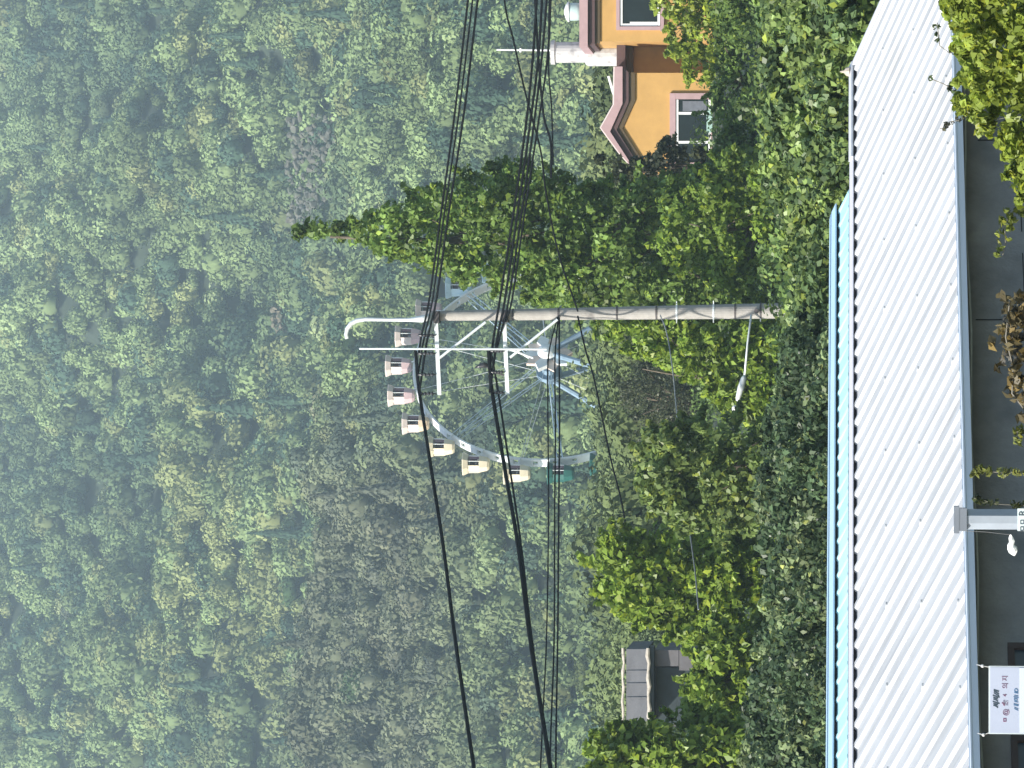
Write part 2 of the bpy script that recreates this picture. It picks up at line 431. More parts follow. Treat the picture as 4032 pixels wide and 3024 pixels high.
def Yhit(x, y, lift=4.0, y0=200, y1=1400):
    """distance at which the line of sight through a pixel comes down to the canopy"""
    d = P(x, y, 1.0)-Vector((0, 0, HC))
    Y = y0
    while Y < y1:
        if HC + d.z*Y < ztf(d.x*Y, Y)+lift: return Y
        Y += 2
    return y1
for (x, y, r, h, col, lab, kd) in [
    (1010, 1130, 4.6, 3.6, (.10, .13, .085), 'pale grey green dome shaped tree above the ridge in the middle of the hillside', None),
    (860, 2080, 4.0, 4.4, YEL*1.0, 'yellowish tree, the highest of the light ones left of the brown ridge top', None),
    (720, 2220, 3.6, 3.4, YEL*.9, 'light olive tree high on the left of the mountainside', None),
    (620, 2520, 4.2, 3.6, YEL*1.1, 'broad golden green tree on the far left of the mountainside', None),
    (560, 2880, 4.6, 4.0, YEL*1.15, 'largest golden green crown near the left edge of the hillside', None),
    (280, 2400, 3.4, 3.2, (.11, .13, .09), 'pale silvery crown in the upper left of the forest', None),
    (1060, 1600, 4.0, 4.0, YEL*1.05, 'golden tree on the slope between the rock face and the wheel top', None),
    (1120, 1830, 3.6, 3.0, YEL*.9, 'olive yellow crown above the upper left gondolas', None),
    (1150, 2330, 3.8, 3.4, (.075, .13, .05), 'fresh green tree on the crest of the brown ridge', None),
    (1135, 2890, 1.9, 2.2, (.20, .19, .04), 'small bright yellow tree at the left end of the ridge crest', None),
    (1130, 2100, 2.6, 5.0, DARK, 'dark pointed conifer on the ridge crest', 9),
    (420, 430, 3.4, 3.0, (.09, .12, .06), 'light tree in the upper right part of the forest', None),
    (1430, 2700, 3.2, 4.4, (.06, .10, .045), 'green tree in the brown woodland on the left slope', None),
    (2500, 1650, 1.7, 1.5, (.014, .024, .024), 'very dark bushy tree in the valley left of the utility pole', None),
    (2300, 2650, 2.4, 2.0, (.11, .14, .05), 'light green tree on the meadow above the grey pavilion', None),
    (2330, 2480, 2.0, 1.8, (.09, .12, .05), 'pale bush on the valley side right of the grey pavilion', None),
    (1400, 600, 3.4, 3.0, (.075, .11, .05), 'round green tree beside the rock face', None),
    (1750, 250, 3.4, 2.8, (.055, .085, .042), 'grey green tree behind the cables on the right', None),
    (2000, 620, 3.0, 2.6, (.07, .10, .05), 'light green tree between the cables and the tall conical tree', None),
]:
    D = min(Yhit(x, y), 960)
    forest_tree(x, y, D-3, r, h, tuple(col), lab, kd, 'conifer_tree' if kd else 'forest_tree')

# rocky faces on the hill
def rocks(name, label, x, y, Y, sx, sz, n, s0, s1, col):
    c = P(x, y, Y); t = mat('rock_'+name+str(x), col, .9, var=.45, scale=.8, bump=.8, bscale=3, stain=((.08, .11, .06), .5, .5))
    mb = MB(); r = random.Random(x)
    for i in range(n):
        px = c.x+r.uniform(-1, 1)*sx; pz = c.z+r.uniform(-1, 1)*sz; s = r.uniform(s0, s1)
        py = Y+(pz-c.z)*.45+r.uniform(-.6, .6)
        vs = []
        for k in range(14):
            d = Vector((r.gauss(0, 1), r.gauss(0, 1), r.gauss(0, 1))).normalized()
            vs.append(Vector((px, py, pz))+Vector((d.x*s, d.y*s*.8, d.z*s*.9)))
        b = bmesh.new()
        for v in vs: b.verts.new(v)
        bmesh.ops.convex_hull(b, input=b.verts[:]); b.verts.ensure_lookup_table(); b.verts.index_update()
        mb.add([v.co for v in b.verts], [tuple(v.index for v in f.verts) for f in b.faces]); b.free()
    g = (c.x, Y, c.z-sz)
    tag(mb.build('rock_outcrop', t, origin=g), label, 'rock')
rocks('a', 'pinkish grey rock face on the hillside right of the tip of the conical tree', 1270, 660, Yhit(1270, 660)-8, 10.0, 7.0, 300, .4, .95, (.115, .112, .092))
rocks('b', 'pale grey boulders just above the tip of the tall conical tree', 1215, 810, Yhit(1215, 810)-7, 2.4, 2.4, 40, .4, .9, (.14, .14, .125))
rocks('c', 'small tan scree patch on the slope above the top gondolas', 1110, 1270, Yhit(1110, 1270)-7, 3.6, 2.0, 40, .3, .9, (.15, .13, .09))
rocks('d', 'tan rocks on the crest of the brown ridge at the left', 1180, 2790, Yhit(1180, 2790)-5, 1.8, .8, 16, .3, .8, (.20, .16, .12))

# ------------------------------------------------------------------ ferris wheel
WHITE_ST = mat('white_painted_steel', (.74, .77, .76), .45, var=.08, scale=2)
BLUE_ST = mat('pale_blue_painted_steel', (.50, .62, .70), .45, var=.1, scale=2)
DBLUE_ST = mat('blue_painted_steel', (.20, .29, .37), .6, var=.15, scale=2)
HUBM = mat('faded_peach_panel', (.75, .60, .50), .6, var=.2, scale=1.5)
INTER = mat('dark_cabin_interior', (.20, .11, .13), .7, var=.2)
def ferris():
    D = 290; c = P(2160, 1440, D); R = 531/F*D
    be = math.radians(45); h = Vector((math.cos(be), math.sin(be), 0)); nrm = Vector((math.sin(be), -math.cos(be), 0)); up = Vector((0, 0, 1))
    zg = ztf(c.x, D)
    root = empty('ferris_wheel', (c.x, D, zg), 'white ferris wheel with pastel gondolas behind the utility pole', 'ferris wheel')
    def on(t, r, o=0.0): return c + h*(-math.sin(t)*r) + up*(math.cos(t)*r) + nrm*o
    rims = []
    for o_ in (-.28, .28):
        mb = MB()
        mb.tube([on(2*math.pi*k/88, R, o_) for k in range(89)], .13, 6, caps=False)
        mb.build('rim', WHITE_ST, root)
    N = 22; t0 = math.radians(0)
    ties = MB()
    for k in range(N*2):
        t = t0+2*math.pi*k/(N*2); ties.tube([on(t, R, -.28), on(t, R, .28)], .06, 5)
        ties.fbox(on(t-.02, R*.99, -.28), (on(t+.09, R*.99, -.28)-on(t-.02, R*.99, -.28)), nrm*.56, (on(t, R*1.012)-on(t, R*.99)))
    ties.build('rim_deck', WHITE_ST, root)
    for k in range(N):
        t = t0+2*math.pi*(k)/N
        if k in (3, 6, 19):
            for o_ in (-.28, .28):
                mb = MB()
                a = on(t, .7, o_*3); b = on(t, R*.985, o_); side = (on(t+.02, R)-on(t-.02, R)).normalized()
                mb.tube([a+side*.10, b+side*.22], .04, 5); mb.tube([a-side*.10, b-side*.22], .04, 5)
                for j in range(9):
                    f0, f1 = j/9, (j+1)/9
                    sa = side*(.10+.12*f0)*(1 if j % 2 else -1); sb = side*(.10+.12*f1)*(-1 if j % 2 else 1)
                    mb.tube([a.lerp(b, f0)+sa, a.lerp(b, f1)+sb], .018, 4)
                mb.build('spoke', BLUE_ST if k % 4 else WHITE_ST, root)
        elif k % 4 == 1:
            for o_ in (-1, 1):
                mb = MB(); mb.tube([on(t, .7, .9*o_), on(t, R*.985, -.0+.28*o_)], .02, 4); mb.build('spoke_cable', WHITE_ST, root)
    # hub: drum with a ring of petal panels
    mb = MB(); mb.tube([c-nrm*1.5, c+nrm*1.5], .55, 14); mb.tube([c-nrm*.56, c-nrm*.9], 1.0, 18); mb.tube([c+nrm*.9, c+nrm*1.1], 1.0, 18); mb.build('hub', DBLUE_ST, root)
    for k in range(10):
        t = 2*math.pi*k/10
        mb = MB(); q = on(t, 1.0, 1.14); s = (on(t+.3, 1.0)-on(t-.3, 1.0)).normalized(); u_ = (on(t, 1.0)-c).normalized()
        mb.prism([q-s*.2-u_*.3, q-s*.5+u_*.35, q+u_*.95, q+s*.5+u_*.35, q+s*.2-u_*.3], nrm*.12*(1+k%3))
        mb.build('petal_panel', HUBM if k % 2 else WHITE_ST, root)
    mb = MB(); mb.lathe((0, 0, 0), [(.01, .5), (.45, .42), (.75, .15), (.8, 0)], 16)
    rot = nrm.to_track_quat('Z', 'Y').to_matrix()
    mb.v = [tuple(c+nrm*1.5+rot@Vector(v)) for v in mb.v]; mb.build('hub_cap', WHITE_ST, root)
    # legs
    for s_, m_ in ((-1, DBLUE_ST), (1, DBLUE_ST)):
        for o_ in (-1.9, 1.9):
            mb = MB(); foot = c+h*s_*6.5+nrm*o_*1.9; foot.z = zg-.2
            a = c+nrm*o_*.75
            mb.tube([a, foot], [.22, .30], 8); mb.build('leg', m_, root)
        mb = MB(); a = c+h*s_*3.3-nrm*2.6; b = c+h*s_*3.3+nrm*2.6; zz = (c.z+zg)/2; a.z = b.z = zz
        mb.tube([a, b], .14, 6); mb.build('cross_brace', DBLUE_ST, root)
    # gondolas
    cols = [('mauve', (.62, .46, .46)), ('cream', (.74, .66, .48)), ('green', (.02, .11, .09)), ('pale_blue', (.55, .72, .78)), ('apricot', (.78, .60, .42))]
    def seq(k):
        # counted from the top of the wheel towards the left
        return {0: 0, 1: 0, 2: 4, 3: 1, 4: 1, 5: 1, 6: 2, 21: 0, 20: 0, 19: 3, 18: 3}.get(k, k % 5)
    protos = {}
    def gondola(ci, at):
        name, col = cols[ci]; bm_ = mat('gondola_'+name, col, .4, var=.08, scale=1); cm_ = bm_ if ci in (1, 2, 3) else mat('gondola_pale_trim', (.72, .62, .56), .4, var=.06)
        g = empty('gondola', at-Vector(root.location)); g.parent = root
        W = Vector(at)
        mb = MB(); mb.lathe(W, [(.02, -.98), (.42, -.96), (.55, -.82), (.68, -.28), (.69, -.2), (.62, -.2), (.5, -.7), (.02, -.8)], 8, math.radians(22.5), math.radians(382.5))
        mb.build('tub', bm_, g)
        mb = MB()
        mb.lathe(W, [(.68, -.2), (.70, .66), (.66, .66), (.64, -.2), (.68, -.2)], 4, math.radians(112.5), math.radians(262))
        mb.build('wind_panel', cm_, g)
        mb = MB(); mb.lathe(W, [(.02, .95), (.5, .96), (.92, 1.06), (.93, 1.0), (.76, .64), (.02, .64)], 8, math.radians(22.5), math.radians(382.5)); mb.build('canopy', cm_, g)
        for a in (20, 65, -25, -70):
            mb = MB(); mb.tube([W+Vector((.66*math.cos(math.radians(a)), .66*math.sin(math.radians(a)), -.22)), W+Vector((.68*math.cos(math.radians(a)), .68*math.sin(math.radians(a)), .66))], .03, 5)
            mb.build('post', WHITE_ST, g)
        mb = MB(); mb.lathe(W, [(.02, -.35), (.58, -.33), (.60, .60), (.56, .60), (.02, -.30)], 12, math.radians(-50), math.radians(120)); mb.build('seat_back', INTER, g)
        return g
    for k in range(N):
        t = t0+2*math.pi*k/N; at = on(t, R*1.115)
        ci = seq(k)
        if ci not in protos: g = protos[ci] = gondola(ci, at)
        else:
            s = protos[ci]; g = s.copy(); C.objects.link(g); g.parent = root; g.location = at-Vector(root.location)
            for ch in s.children:
                d = ch.copy(); C.objects.link(d); d.parent = g
        mb = MB(); mb.tube([on(t, R*1.0, -.5), on(t, R*1.115, 0)+Vector((0, 0, .1))], .05, 5); mb.tube([on(t, R*1.0, .5), on(t, R*1.115, 0)+Vector((0, 0, .1))], .05, 5)
        mb.build('hanger', WHITE_ST, root)
ferris()

# ------------------------------------------------------------------ house
ORANGE = mat('orange_stucco', (.50, .295, .095), .85, var=.10, scale=1.2, bump=.3, bscale=40, stain=((.41, .25, .09), .8, .6))
MAUVE = mat('mauve_cornice_paint', (.40, .27, .27), .7, var=.1, scale=2)
BROWN_SH = mat('brown_moulding_shade', (.085, .048, .046), .7, var=.15, scale=2)  # moulding darkened: shade under the eave is put into its colour
OLIVE_SH = mat('olive_moulding_shade', (.085, .058, .025), .75, var=.15, scale=2)  # dark olive likewise holds painted shade below the brown step
GLASS = mat('dark_window_glass', (.012, .02, .022), .2, var=.3, scale=1, spec=.25)
CURT = mat('grey_curtain', (.13, .14, .16), .8, var=.2, scale=5)
WFR = mat('white_window_frame', (.78, .78, .76), .5, var=.05)
PLAST = mat('whitewashed_plaster', (.50, .49, .48), .85, var=.08, scale=3, stain=((.30, .29, .29), 3.5, .54))
def house():
    Y = 130.0
    b0 = P(2760, 300, Y); zg = ztf(b0.x, Y)
    root = empty('house', (b0.x, Y, zg), 'orange stucco house with mauve eaves and a small gable over its left bay', 'house')
    def low(y): return 3010
    # left bay with gabled top
    W = MB(); W.prism([P(x, y, Y) for x, y in ((2440, 287), (2440, 400), (2398, 508), (2470, 625), (2505, 672), (3010, 672), (3010, 287))], (0, 6, 0)); W.build('wall', ORANGE, root)
    # recessed middle and right block
    mb = MB(); pbox(mb, 2460, 3010, 120, 287, Y+1.7, 4.2); mb.build('wall', ORANGE, root)
    mb = MB(); pbox(mb, 2300, 3010, -260, 163, Y-.35, 6.0); mb.build('wall', ORANGE, root)
    # bay cornice: stepped mouldings that follow the gable
    out = [(2420, 262), (2417, 412), (2366, 503), (2437, 600), (2500, 672)]
    l1 = [(2451, 262), (2451, 408), (2402, 518), (2476, 632), (2520, 690)]
    l2 = [(2475, 285), (2475, 403), (2428, 512), (2497, 622), (2535, 680)]
    l3 = [(2500, 285), (2500, 398), (2451, 507), (2516, 610), (2548, 660)]
    def band(a, b, y0, d, m_):
        for i in range(len(a)-1):
            mb = MB() if i == 0 else mb
            mb.prism([P(*a[i], y0), P(*a[i+1], y0), P(*b[i+1], y0), P(*b[i], y0)], (0, d, 0))
        return mb.build('cornice', m_, root)
    band(out, l1, Y-.30, .75, MAUVE); 
    band(l1, l2, Y-.17, .165, BROWN_SH)
    band([(x, y) for x, y in l2], l3, Y-.08, .077, OLIVE_SH)
    # roof over the bay
    mb = MB(); o2 = [(x-5, y) for x, y in out]
    for i in range(len(out)-1): mb.prism([P(*o2[i], Y-.25), P(*o2[i+1], Y-.25), P(*out[i+1], Y-.25), P(*out[i], Y-.25)], (0, 6.2, 0))
    mb.build('roof', mat('pale_roof_capping', (.62, .55, .52), .7, var=.1), root)
    # fascia of the recess
    mb = MB(); pbox(mb, 2428, 2462, 150, 290, Y+1.0, 4.9); mb.build('cornice', BROWN_SH, root)
    mb = MB(); pbox(mb, 2462, 2492, 164, 286, Y+1.35, .34); mb.build('cornice', OLIVE_SH, root)
    # right block cornice
    mb = MB(); pbox(mb, 2281, 2314, -300, 184, Y-.68, 6.7); mb.build('cornice', MAUVE, root)
    mb = MB(); pbox(mb, 2314, 2342, -290, 176, Y-.53, 6.3); mb.build('cornice', BROWN_SH, root)
    mb = MB(); pbox(mb, 2342, 2362, -285, 170, Y-.43, .077); mb.build('cornice', OLIVE_SH, root)
    # bay window
    def window(x0, x1, y0, y1, Yf, sur, mull, bars=()):
        w0 = P(x1, (y0+y1)/2, Yf); w_ = empty('window', Vector((w0.x, Yf, w0.z))-Vector(root.location)); w_.parent = root
        mb = MB()
        pbox(mb, x0-sur, x0, y0-sur, y1+sur, Yf-.10, .098); pbox(mb, x0+.5, x1-.5, y0-sur, y0, Yf-.10, .098); pbox(mb, x0+.5, x1-.5, y1, y1+sur, Yf-.10, .098)
        pbox(mb, x1, x1+14, y0-sur-4, y1+sur+4, Yf-.2, .198)
        mb.build('surround', MAUVE, w_)
        mb = MB(); pbox(mb, x0+2, x0+11, y0+2, y1-2, Yf-.06, .055); pbox(mb, x1-11, x1-2, y0+2, y1-2, Yf-.06, .055)
        for m_ in mull: pbox(mb, x0+12, x1-12, m_-5, m_+5, Yf-.055, .05)
        for a, b, c_, d in bars: pbox(mb, a, b, c_, d, Yf-.05, .045)
        mb.build('frame', WFR, w_)
        mb = MB(); pbox(mb, x0+1, x1-1, y0+1, y1-1, Yf-.02, .018); mb.build('pane', GLASS, w_)
        return w_
    w1 = window(2660, 2800, 390, 640, Y, 23, (446, 560))
    mb = MB(); pbox(mb, 2688, 2782, 398, 438, Y-.035, .014); mb.build('curtain', CURT, w1)
    mb = MB(); pbox(mb, 2782, 2830, 432, 520, Y-.42, .2); mb.build('window_box', mat('pale_green_board', (.33, .48, .42), .6), root)
    window(2440, 2600, -60, 104, Y-.35, 14, (-20, 98), ((2480, 2592, 86, 95),))
    # chimney
    ch = MB(); a = P(2430, 160, Y+2.6)
    cc = P(2500, 204, Y+2.6); h1 = P(2186, 204, Y+2.6).z-cc.z; h2 = P(2306, 208, Y+2.6).z-cc.z; ch.lathe(cc, [(.37, 0), (.37, h1), (.01, h1)], 20); ch.lathe(cc-Vector((.07, 0, 0)), [(.43, 0), (.43, h2-.1), (.36, h2), (.01, h2)], 20); chim = ch.build('chimney', PLAST, root)
    mb = MB(); mb.lathe(cc+Vector((0, 0, h1)), [(.01, 0), (.43, 0), (.43, .15), (.01, .17)], 20); mb.build('chimney_cap', PLAST, root)
    mb = MB(); mb.tube([P(2168, 198, Y+2.6), P(1955, 196, Y+2.6)], [.035, .03], 6); mb.tube([P(2050, 190, Y+2.6), P(2050, 206, Y+2.6)], .04, 6); mb.build('antenna', WFR, root)
    mb = MB(); mb.tube([P(2417, 372, Y+.5), P(2396, 300, Y+.5)], .045, 6); mb.build('roof_pipe', WFR, root)
    # tank on the roof
    TK = mat('pale_green_tank', (.40, .52, .50), .5, var=.1); p0 = P(2284, 46, Y+2.5)
    tk = empty('water_tank', p0, 'pale green water tank with a white lid on the roof of the orange house', 'tank')
    mb = MB(); mb.lathe(p0, [(.02, -.02), (.30, -.02), (.32, .1), (.32, .38), (.27, .44), (.02, .44)], 18); mb.build('tank_body', TK, tk, smooth=True)
    mb = MB(); mb.lathe(p0, [(.36, .38), (.37, .42), (.27, .50), (.10, .56), (.02, .57)], 18); mb.build('lid', WFR, tk, smooth=True)
house()

# ------------------------------------------------------------------ pavilion (left)
def pavilion():
    Y = 102.0; GR = mat('weathered_grey_roof_board', (.12, .12, .122), .85, var=.18, scale=1.5, bump=.5, bscale=12)
    GRW = mat('grey_rendered_wall', (.13, .124, .13), .85, var=.15, scale=2); BM = mat('bleached_beam', (.50, .45, .38), .8, var=.25, scale=5, stain=((.15, .13, .11), 5, .56))
    DK = mat('dark_hut_panel', (.022, .035, .04), .6, var=.3)
    p = P(2700, 2660, Y); zg = ztf(p.x, Y)
    root = empty('pavilion', (p.x, Y, zg), 'grey hut with a boarded parapet roof half hidden by the trees on the left', 'hut')
    def yb(mb, x0, x1, y0, y1, Y0, d): return pbox(mb, x0, x1, y0, y1, Y0, d)
    mb = MB(); yb(mb, 2575, 3110, 2560, 2860, Y+.7, 3.0); mb.build('wall', GRW, root)
    mb = MB(); yb(mb, 2574, 2672, 2560, 2623, Y+.25, .44); yb(mb, 2674, 2760, 2560, 2640, Y+.2, .45); mb.build('buttress', GRW, root)
    mb = MB(); yb(mb, 2585, 2720, 2628, 2850, Y+.64, .055); mb.build('opening_shade', DK, root)  # dark sheet painted in for the shade inside the hut's opening
    mb = MB()
    mb.prism([P(2466, 2556, Y+1.2), P(2466, 2840, Y+1.2), P(2548, 2840, Y-.2), P(2548, 2556, Y-.2)], (0, 3.2, 0))
    for q in (2640, 2690, 2745): mb.prism([P(2468, q, Y+1.1), P(2468, q+5, Y+1.1), P(2546, q+5, Y-.26), P(2546, q, Y-.26)], (0, .1, 0))
    mb.build('roof', GR, root)
    a, b = P(2552, 2552, Y-.25), P(2556, 2850, Y-.25)
    mb = MB(); pts = [a.lerp(b, t/10)+Vector((0, 0, .02*math.sin(t*2.2))) for t in range(11)]; mb.tube(pts, [.05+.015*math.sin(t*1.7) for t in range(11)], 7); mb.build('eave_beam', BM, root)
    a, b = P(2455, 2552, Y+1.2), P(2452, 2850, Y+1.2)
    mb = MB(); pts = [a.lerp(b, t/10)+Vector((0, 0, .02*math.sin(t*1.9+1))) for t in range(11)]; mb.tube(pts, [.04+.012*math.sin(t*2.7) for t in range(11)], 7); mb.build('ridge_beam', BM, root)
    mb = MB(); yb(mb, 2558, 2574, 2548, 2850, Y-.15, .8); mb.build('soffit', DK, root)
pavilion()

# ------------------------------------------------------------------ utility pole
CONC = mat('weathered_concrete', (.36, .34, .31), .85, var=.14, scale=5, bump=.4, bscale=30, stain=((.22, .205, .19), 3, .6))
GALV = mat('galvanised_steel', (.72, .76, .76), .4, metal=.15, var=.08, scale=6)
STEELD = mat('dark_steel_band', (.08, .07, .07), .6, var=.2)
INSD = mat('dark_porcelain', (.03, .03, .035), .25, var=.2)
DP = 93.0
def pole():
    base = P(3140, 1222, DP); top = P(1700, 1244, DP); zg = ztf(base.x, DP); base.z = zg-.3
    root = empty('utility_pole', (base.x, DP, zg), 'concrete utility pole with two white crossarms in front of the ferris wheel', 'utility pole')
    mb = MB(); n = 14; mb.tube([base.lerp(top, i/n) for i in range(n+1)], [.20-.075*i/n for i in range(n+1)], 20); mb.build('shaft', CONC, root, smooth=False)
    def ax(x): return P(x, 1222+22*(3140-x)/1440, DP)
    for x in (2430, 2585, 2665, 2810, 2895, 2995, 2020, 2200):
        mb = MB(); c = ax(x); r = .20-.075*(3140-x)/1440+.012; mb.tube([c-Vector((0, 0, .022)), c+Vector((0, 0, .022))], r, 20); mb.build('band', STEELD if x not in (2665, 2810) else GALV, root)
    for x, s in ((2665, -1), (2810, -1), (2665, 1), (2810, 1), (2995, -1)):
        c = ax(x); mb = MB(); mb.tube([c+Vector((s*.15, -.05, 0)), c+Vector((s*.27, -.1, 0))], .014, 6); mb.build('step_bolt', GALV, root)
    f = Y1 = DP-.28
    # crossarms: square tubes reaching to the left
    def arm(x0, x1, ya, yb_):
        a = P(x0, ya, f); b = P(x1, yb_, f); mb = MB(); d = (b-a)
        mb.fbox(a+Vector((0, 0, -.05)), d, (0, .09, 0), (0, 0, .10)); return mb.build('crossarm', GALV, root)
    arm(1716, 1730, 1262, 1556); arm(1985, 1998, 1262, 1552)
    def bar(x0, y0, x1, y1, r=.035, nm='brace', dy=-.06):
        mb = MB(); mb.tube([P(x0, y0, f+dy), P(x1, y1, f+dy)], r, 7); mb.build(nm, GALV, root)
    bar(1912, 1268, 1727, 1412); bar(2195, 1258, 2008, 1408); bar(1985, 1366, 2100, 1410, .028)
    mb = MB(); mb.tube([P(1415, 1373, f-.14), P(2152, 1375, f-.14)], [.022, .028], 8); mb.build('vertical_rod', GALV, root)
    # shield wire bracket: white hook above the pole head
    pts = [(1702, 1246), (1660, 1256), (1610, 1259), (1520, 1259), (1440, 1257), (1405, 1262), (1382, 1275), (1367, 1297), (1364, 1318), (1367, 1334)]
    mb = MB(); mb.tube([P(x, y, f-.02) for x, y in pts], [.085, .09, .05, .042, .05, .058, .062, .062, .055, .05], 10); mb.build('top_bracket', GALV, root, smooth=True)
    def insul(xa, xw, y, nm='insulator', yo=-.02):
        a = P(xa, y, f+yo); b = P(xw, y, f+yo); mb = MB(); d = b-a; L = d.length; 
        prof = [(.016, 0), (.016, .12*L)]
        for k in range(4):
            z = (.15+.2*k)*L; prof += [(.03, z), (.062-.006*k, z+.03*L), (.05, z+.07*L), (.028, z+.12*L)]
        prof += [(.035, .95*L), (.02, L), (.001, L)]
        mb.lathe(a, prof, 10); mb.build(nm, INSD, root, smooth=True)
    for xa, xw, ys in ((1716, 1640, (1320, 1392, 1475, 1550)), (1988, 1925, (1382, 1465, 1546))):
        for y in ys: insul(xa, xw+6, y)
    # pole-head dark clamps
    for x in (1722, 1992):
        mb = MB(); c = ax(x); mb.fbox(c+Vector((-.19, -.30, -.07)), (.30, 0, 0), (0, .5, 0), (0, 0, .14)); mb.build('clamp', STEELD, root)
    # small bracket with bird-like spool beside the lower crossarm
    mb = MB(); mb.tube([P(1930, 1440, f), P(1905, 1437, f), P(1886, 1442, f), P(1868, 1449, f)], [.03, .075, .05, .01], 8); mb.build('spool', INSD, root, smooth=True)
    mb = MB(); mb.tube([P(1985, 1478, f), P(1930, 1462, f), P(1915, 1440, f)], .02, 6); mb.build('spool_bracket', STEELD, root)
    # street lamp low on the pole
    a, b, c_, e = P(2958, 1240, f), P(2944, 1350, f-.2), P(2932, 1478, f-.4), P(2890, 1622, f-.6)
    mb = MB(); mb.tube([a, b, c_], .026, 8); mb.build('lamp_arm', GALV, root, smooth=True)
    mb = MB(); q = [c_.lerp(e, t) for t in (0, .08, .35, .62, .7)]; mb.tube(q, [.03, .07, .085, .06, .03], 10)
    mb.v = [(v[0], v[1], v[2]) for v in mb.v]; hd = mb.build('lamp_head', WHITE_ST, root, smooth=True)
    mb = MB(); g = P(2893, 1608, f-.6); mb.lathe(g, [(.01, .07), (.05, .06), (.085, 0), (.06, -.06), (.01, -.08)], 12); mb.build('lamp_cap', WFR, root, smooth=True)
    mb = MB(); mb.tube([P(2978, 1225, f+.1), P(2978, 1225, f-.05)], .06, 8); mb.build('lamp_clamp', STEELD, root)
pole()

# ------------------------------------------------------------------ cables
CAB = mat('black_cable_sheath', (.008, .009, .011), .95, var=.2, spec=.05)
CABG = mat('grey_cable_sheath', (.22, .24, .24), .6, var=.2)
def cable(pts, r, label, group=None, m_=CAB):
    """pts: (x, y, distance); smoothed with a Catmull-Rom curve"""
    q = [P(*p) for p in pts]; q = [q[0]*2-q[1]]+q+[q[-1]*2-q[-2]]; out = []
    for i in range(1, len(q)-2):
        for k in range(8):
            t = k/8; p0, p1, p2, p3 = q[i-1], q[i], q[i+1], q[i+2]
            out.append(.5*((2*p1)+(-p0+p2)*t+(2*p0-5*p1+4*p2-p3)*t*t+(-p0+3*p1-3*p2+p3)*t**3))
    out.append(q[-2]); mb = MB(); mb.tube(out, r, 6)
    o = mb.build('overhead_cable', m_, origin=out[0]); tag(o, label, 'cable', group)
f = DP-.3
g1, g2, g3 = 'cables leading right from the upper crossarm', 'cables leading right from the lower crossarm', 'cables leading left from the crossarms'
cable([(1648, 1395, f), (1660, 1320, f), (1690, 1180, 92), (1735, 850, 91), (1790, 450, 90), (1838, 40, 89), (1858, -150, 88.5)], .026, 'leftmost in the photo of the three black cables running right from the upper crossarm'.replace('leftmost in the photo', 'uppermost'), g1)
cable([(1646, 1475, f), (1670, 1330, f), (1703, 1180, 92), (1748, 850, 91), (1806, 450, 90), (1856, 40, 89), (1876, -150, 88.5)], .022, 'middle one of the three black cables running right from the upper crossarm', g1)
cable([(1650, 1550, f), (1682, 1340, f), (1718, 1180, 92), (1765, 850, 91), (1826, 450, 90), (1876, 40, 89), (1898, -150, 88.5)], .027, 'lowest of the three black cables running right from the upper crossarm', g1)
cable([(1926, 1465, f), (1945, 1320, f), (1968, 1180, 92.3), (2020, 850, 91.5), (2072, 480, 90.5), (2100, 200, 90), (2122, -150, 89)], .03, 'uppermost cable running right from the lower crossarm', g2)
cable([(1928, 1546, f), (1960, 1320, f), (1988, 1180, 92.3), (2036, 850, 91.5), (2088, 480, 90.5), (2122, 200, 90), (2140, -150, 89)], .03, 'second highest cable running right from the lower crossarm', g2)
cable([(1940, 1430, f), (1975, 1300, f), (2003, 1180, 92.3), (2052, 850, 91.5), (2103, 480, 90.5), (2136, 200, 90), (2164, -150, 89)], .027, 'third highest cable running right from the lower crossarm', g2)
cable([(1990, 1262, f), (2016, 1180, 92.3), (2064, 850, 91.5), (2120, 480, 90.5), (2158, 200, 90), (2174, -150, 89)], .024, 'lowest cable running right from the lower crossarm', g2)
cable([(1975, -150, 84), (1990, 30, 84), (2022, 160, 84), (2060, 330, 84), (2088, 440, 84), (2130, 600, 84.5), (2150, 760, 85), (2200, 1000, 88), (2275, 1225, 92.6)], .021, 'slack black cable crossing the others above the orange house')
cable([(2100, -150, 95), (2118, 200, 95), (2140, 450, 96), (2168, 560, 96.5), (2170, 700, 97)], .03, 'thick drop cable hanging beside the chimney')
cable([(2165, -150, 97), (2160, 250, 97), (2172, 430, 97), (2178, 650, 97.5)], .02, 'cable just above the chimney cap of the orange house')
cable([(1636, 1380, f), (1644, 1475, f), (1652, 1550, f), (1700, 1860, 91), (1745, 2150, 88), (1790, 2500, 84), (1840, 2850, 80), (1866, 3024, 78), (1886, 3180, 76), (1956, 3900, 70)], .042, 'thick black cable sagging left from the upper crossarm', g3)
cable([(1924, 1380, f), (1930, 1465, f), (1938, 1546, f), (1990, 1860, 91), (2040, 2150, 88), (2085, 2500, 84), (2140, 2850, 80), (2167, 3024, 78), (2190, 3180, 76), (2250, 3900, 70)], .048, 'thick black cable sagging left from the lower crossarm', g3)
cable([(1932, 1380, f), (1948, 1465, f), (1962, 1546, f), (2010, 1860, 91), (2052, 2150, 88), (2092, 2500, 84), (2142, 2850, 80), (2171, 3024, 78), (2194, 3180, 76), (2254, 3900, 70)], .026, 'cable running close beside the thick one left of the lower crossarm', g3)
g4 = 'thin cables level with the wheel hub'
cable([(2195, 1250, 92.8), (2160, 1400, 92), (2157, 1600, 91), (2160, 2000, 90), (2152, 2500, 88), (2136, 2850, 86), (2122, 3180, 84), (2102, 3900, 78)], .017, 'upper thin cable running left past the wheel hub', g4)
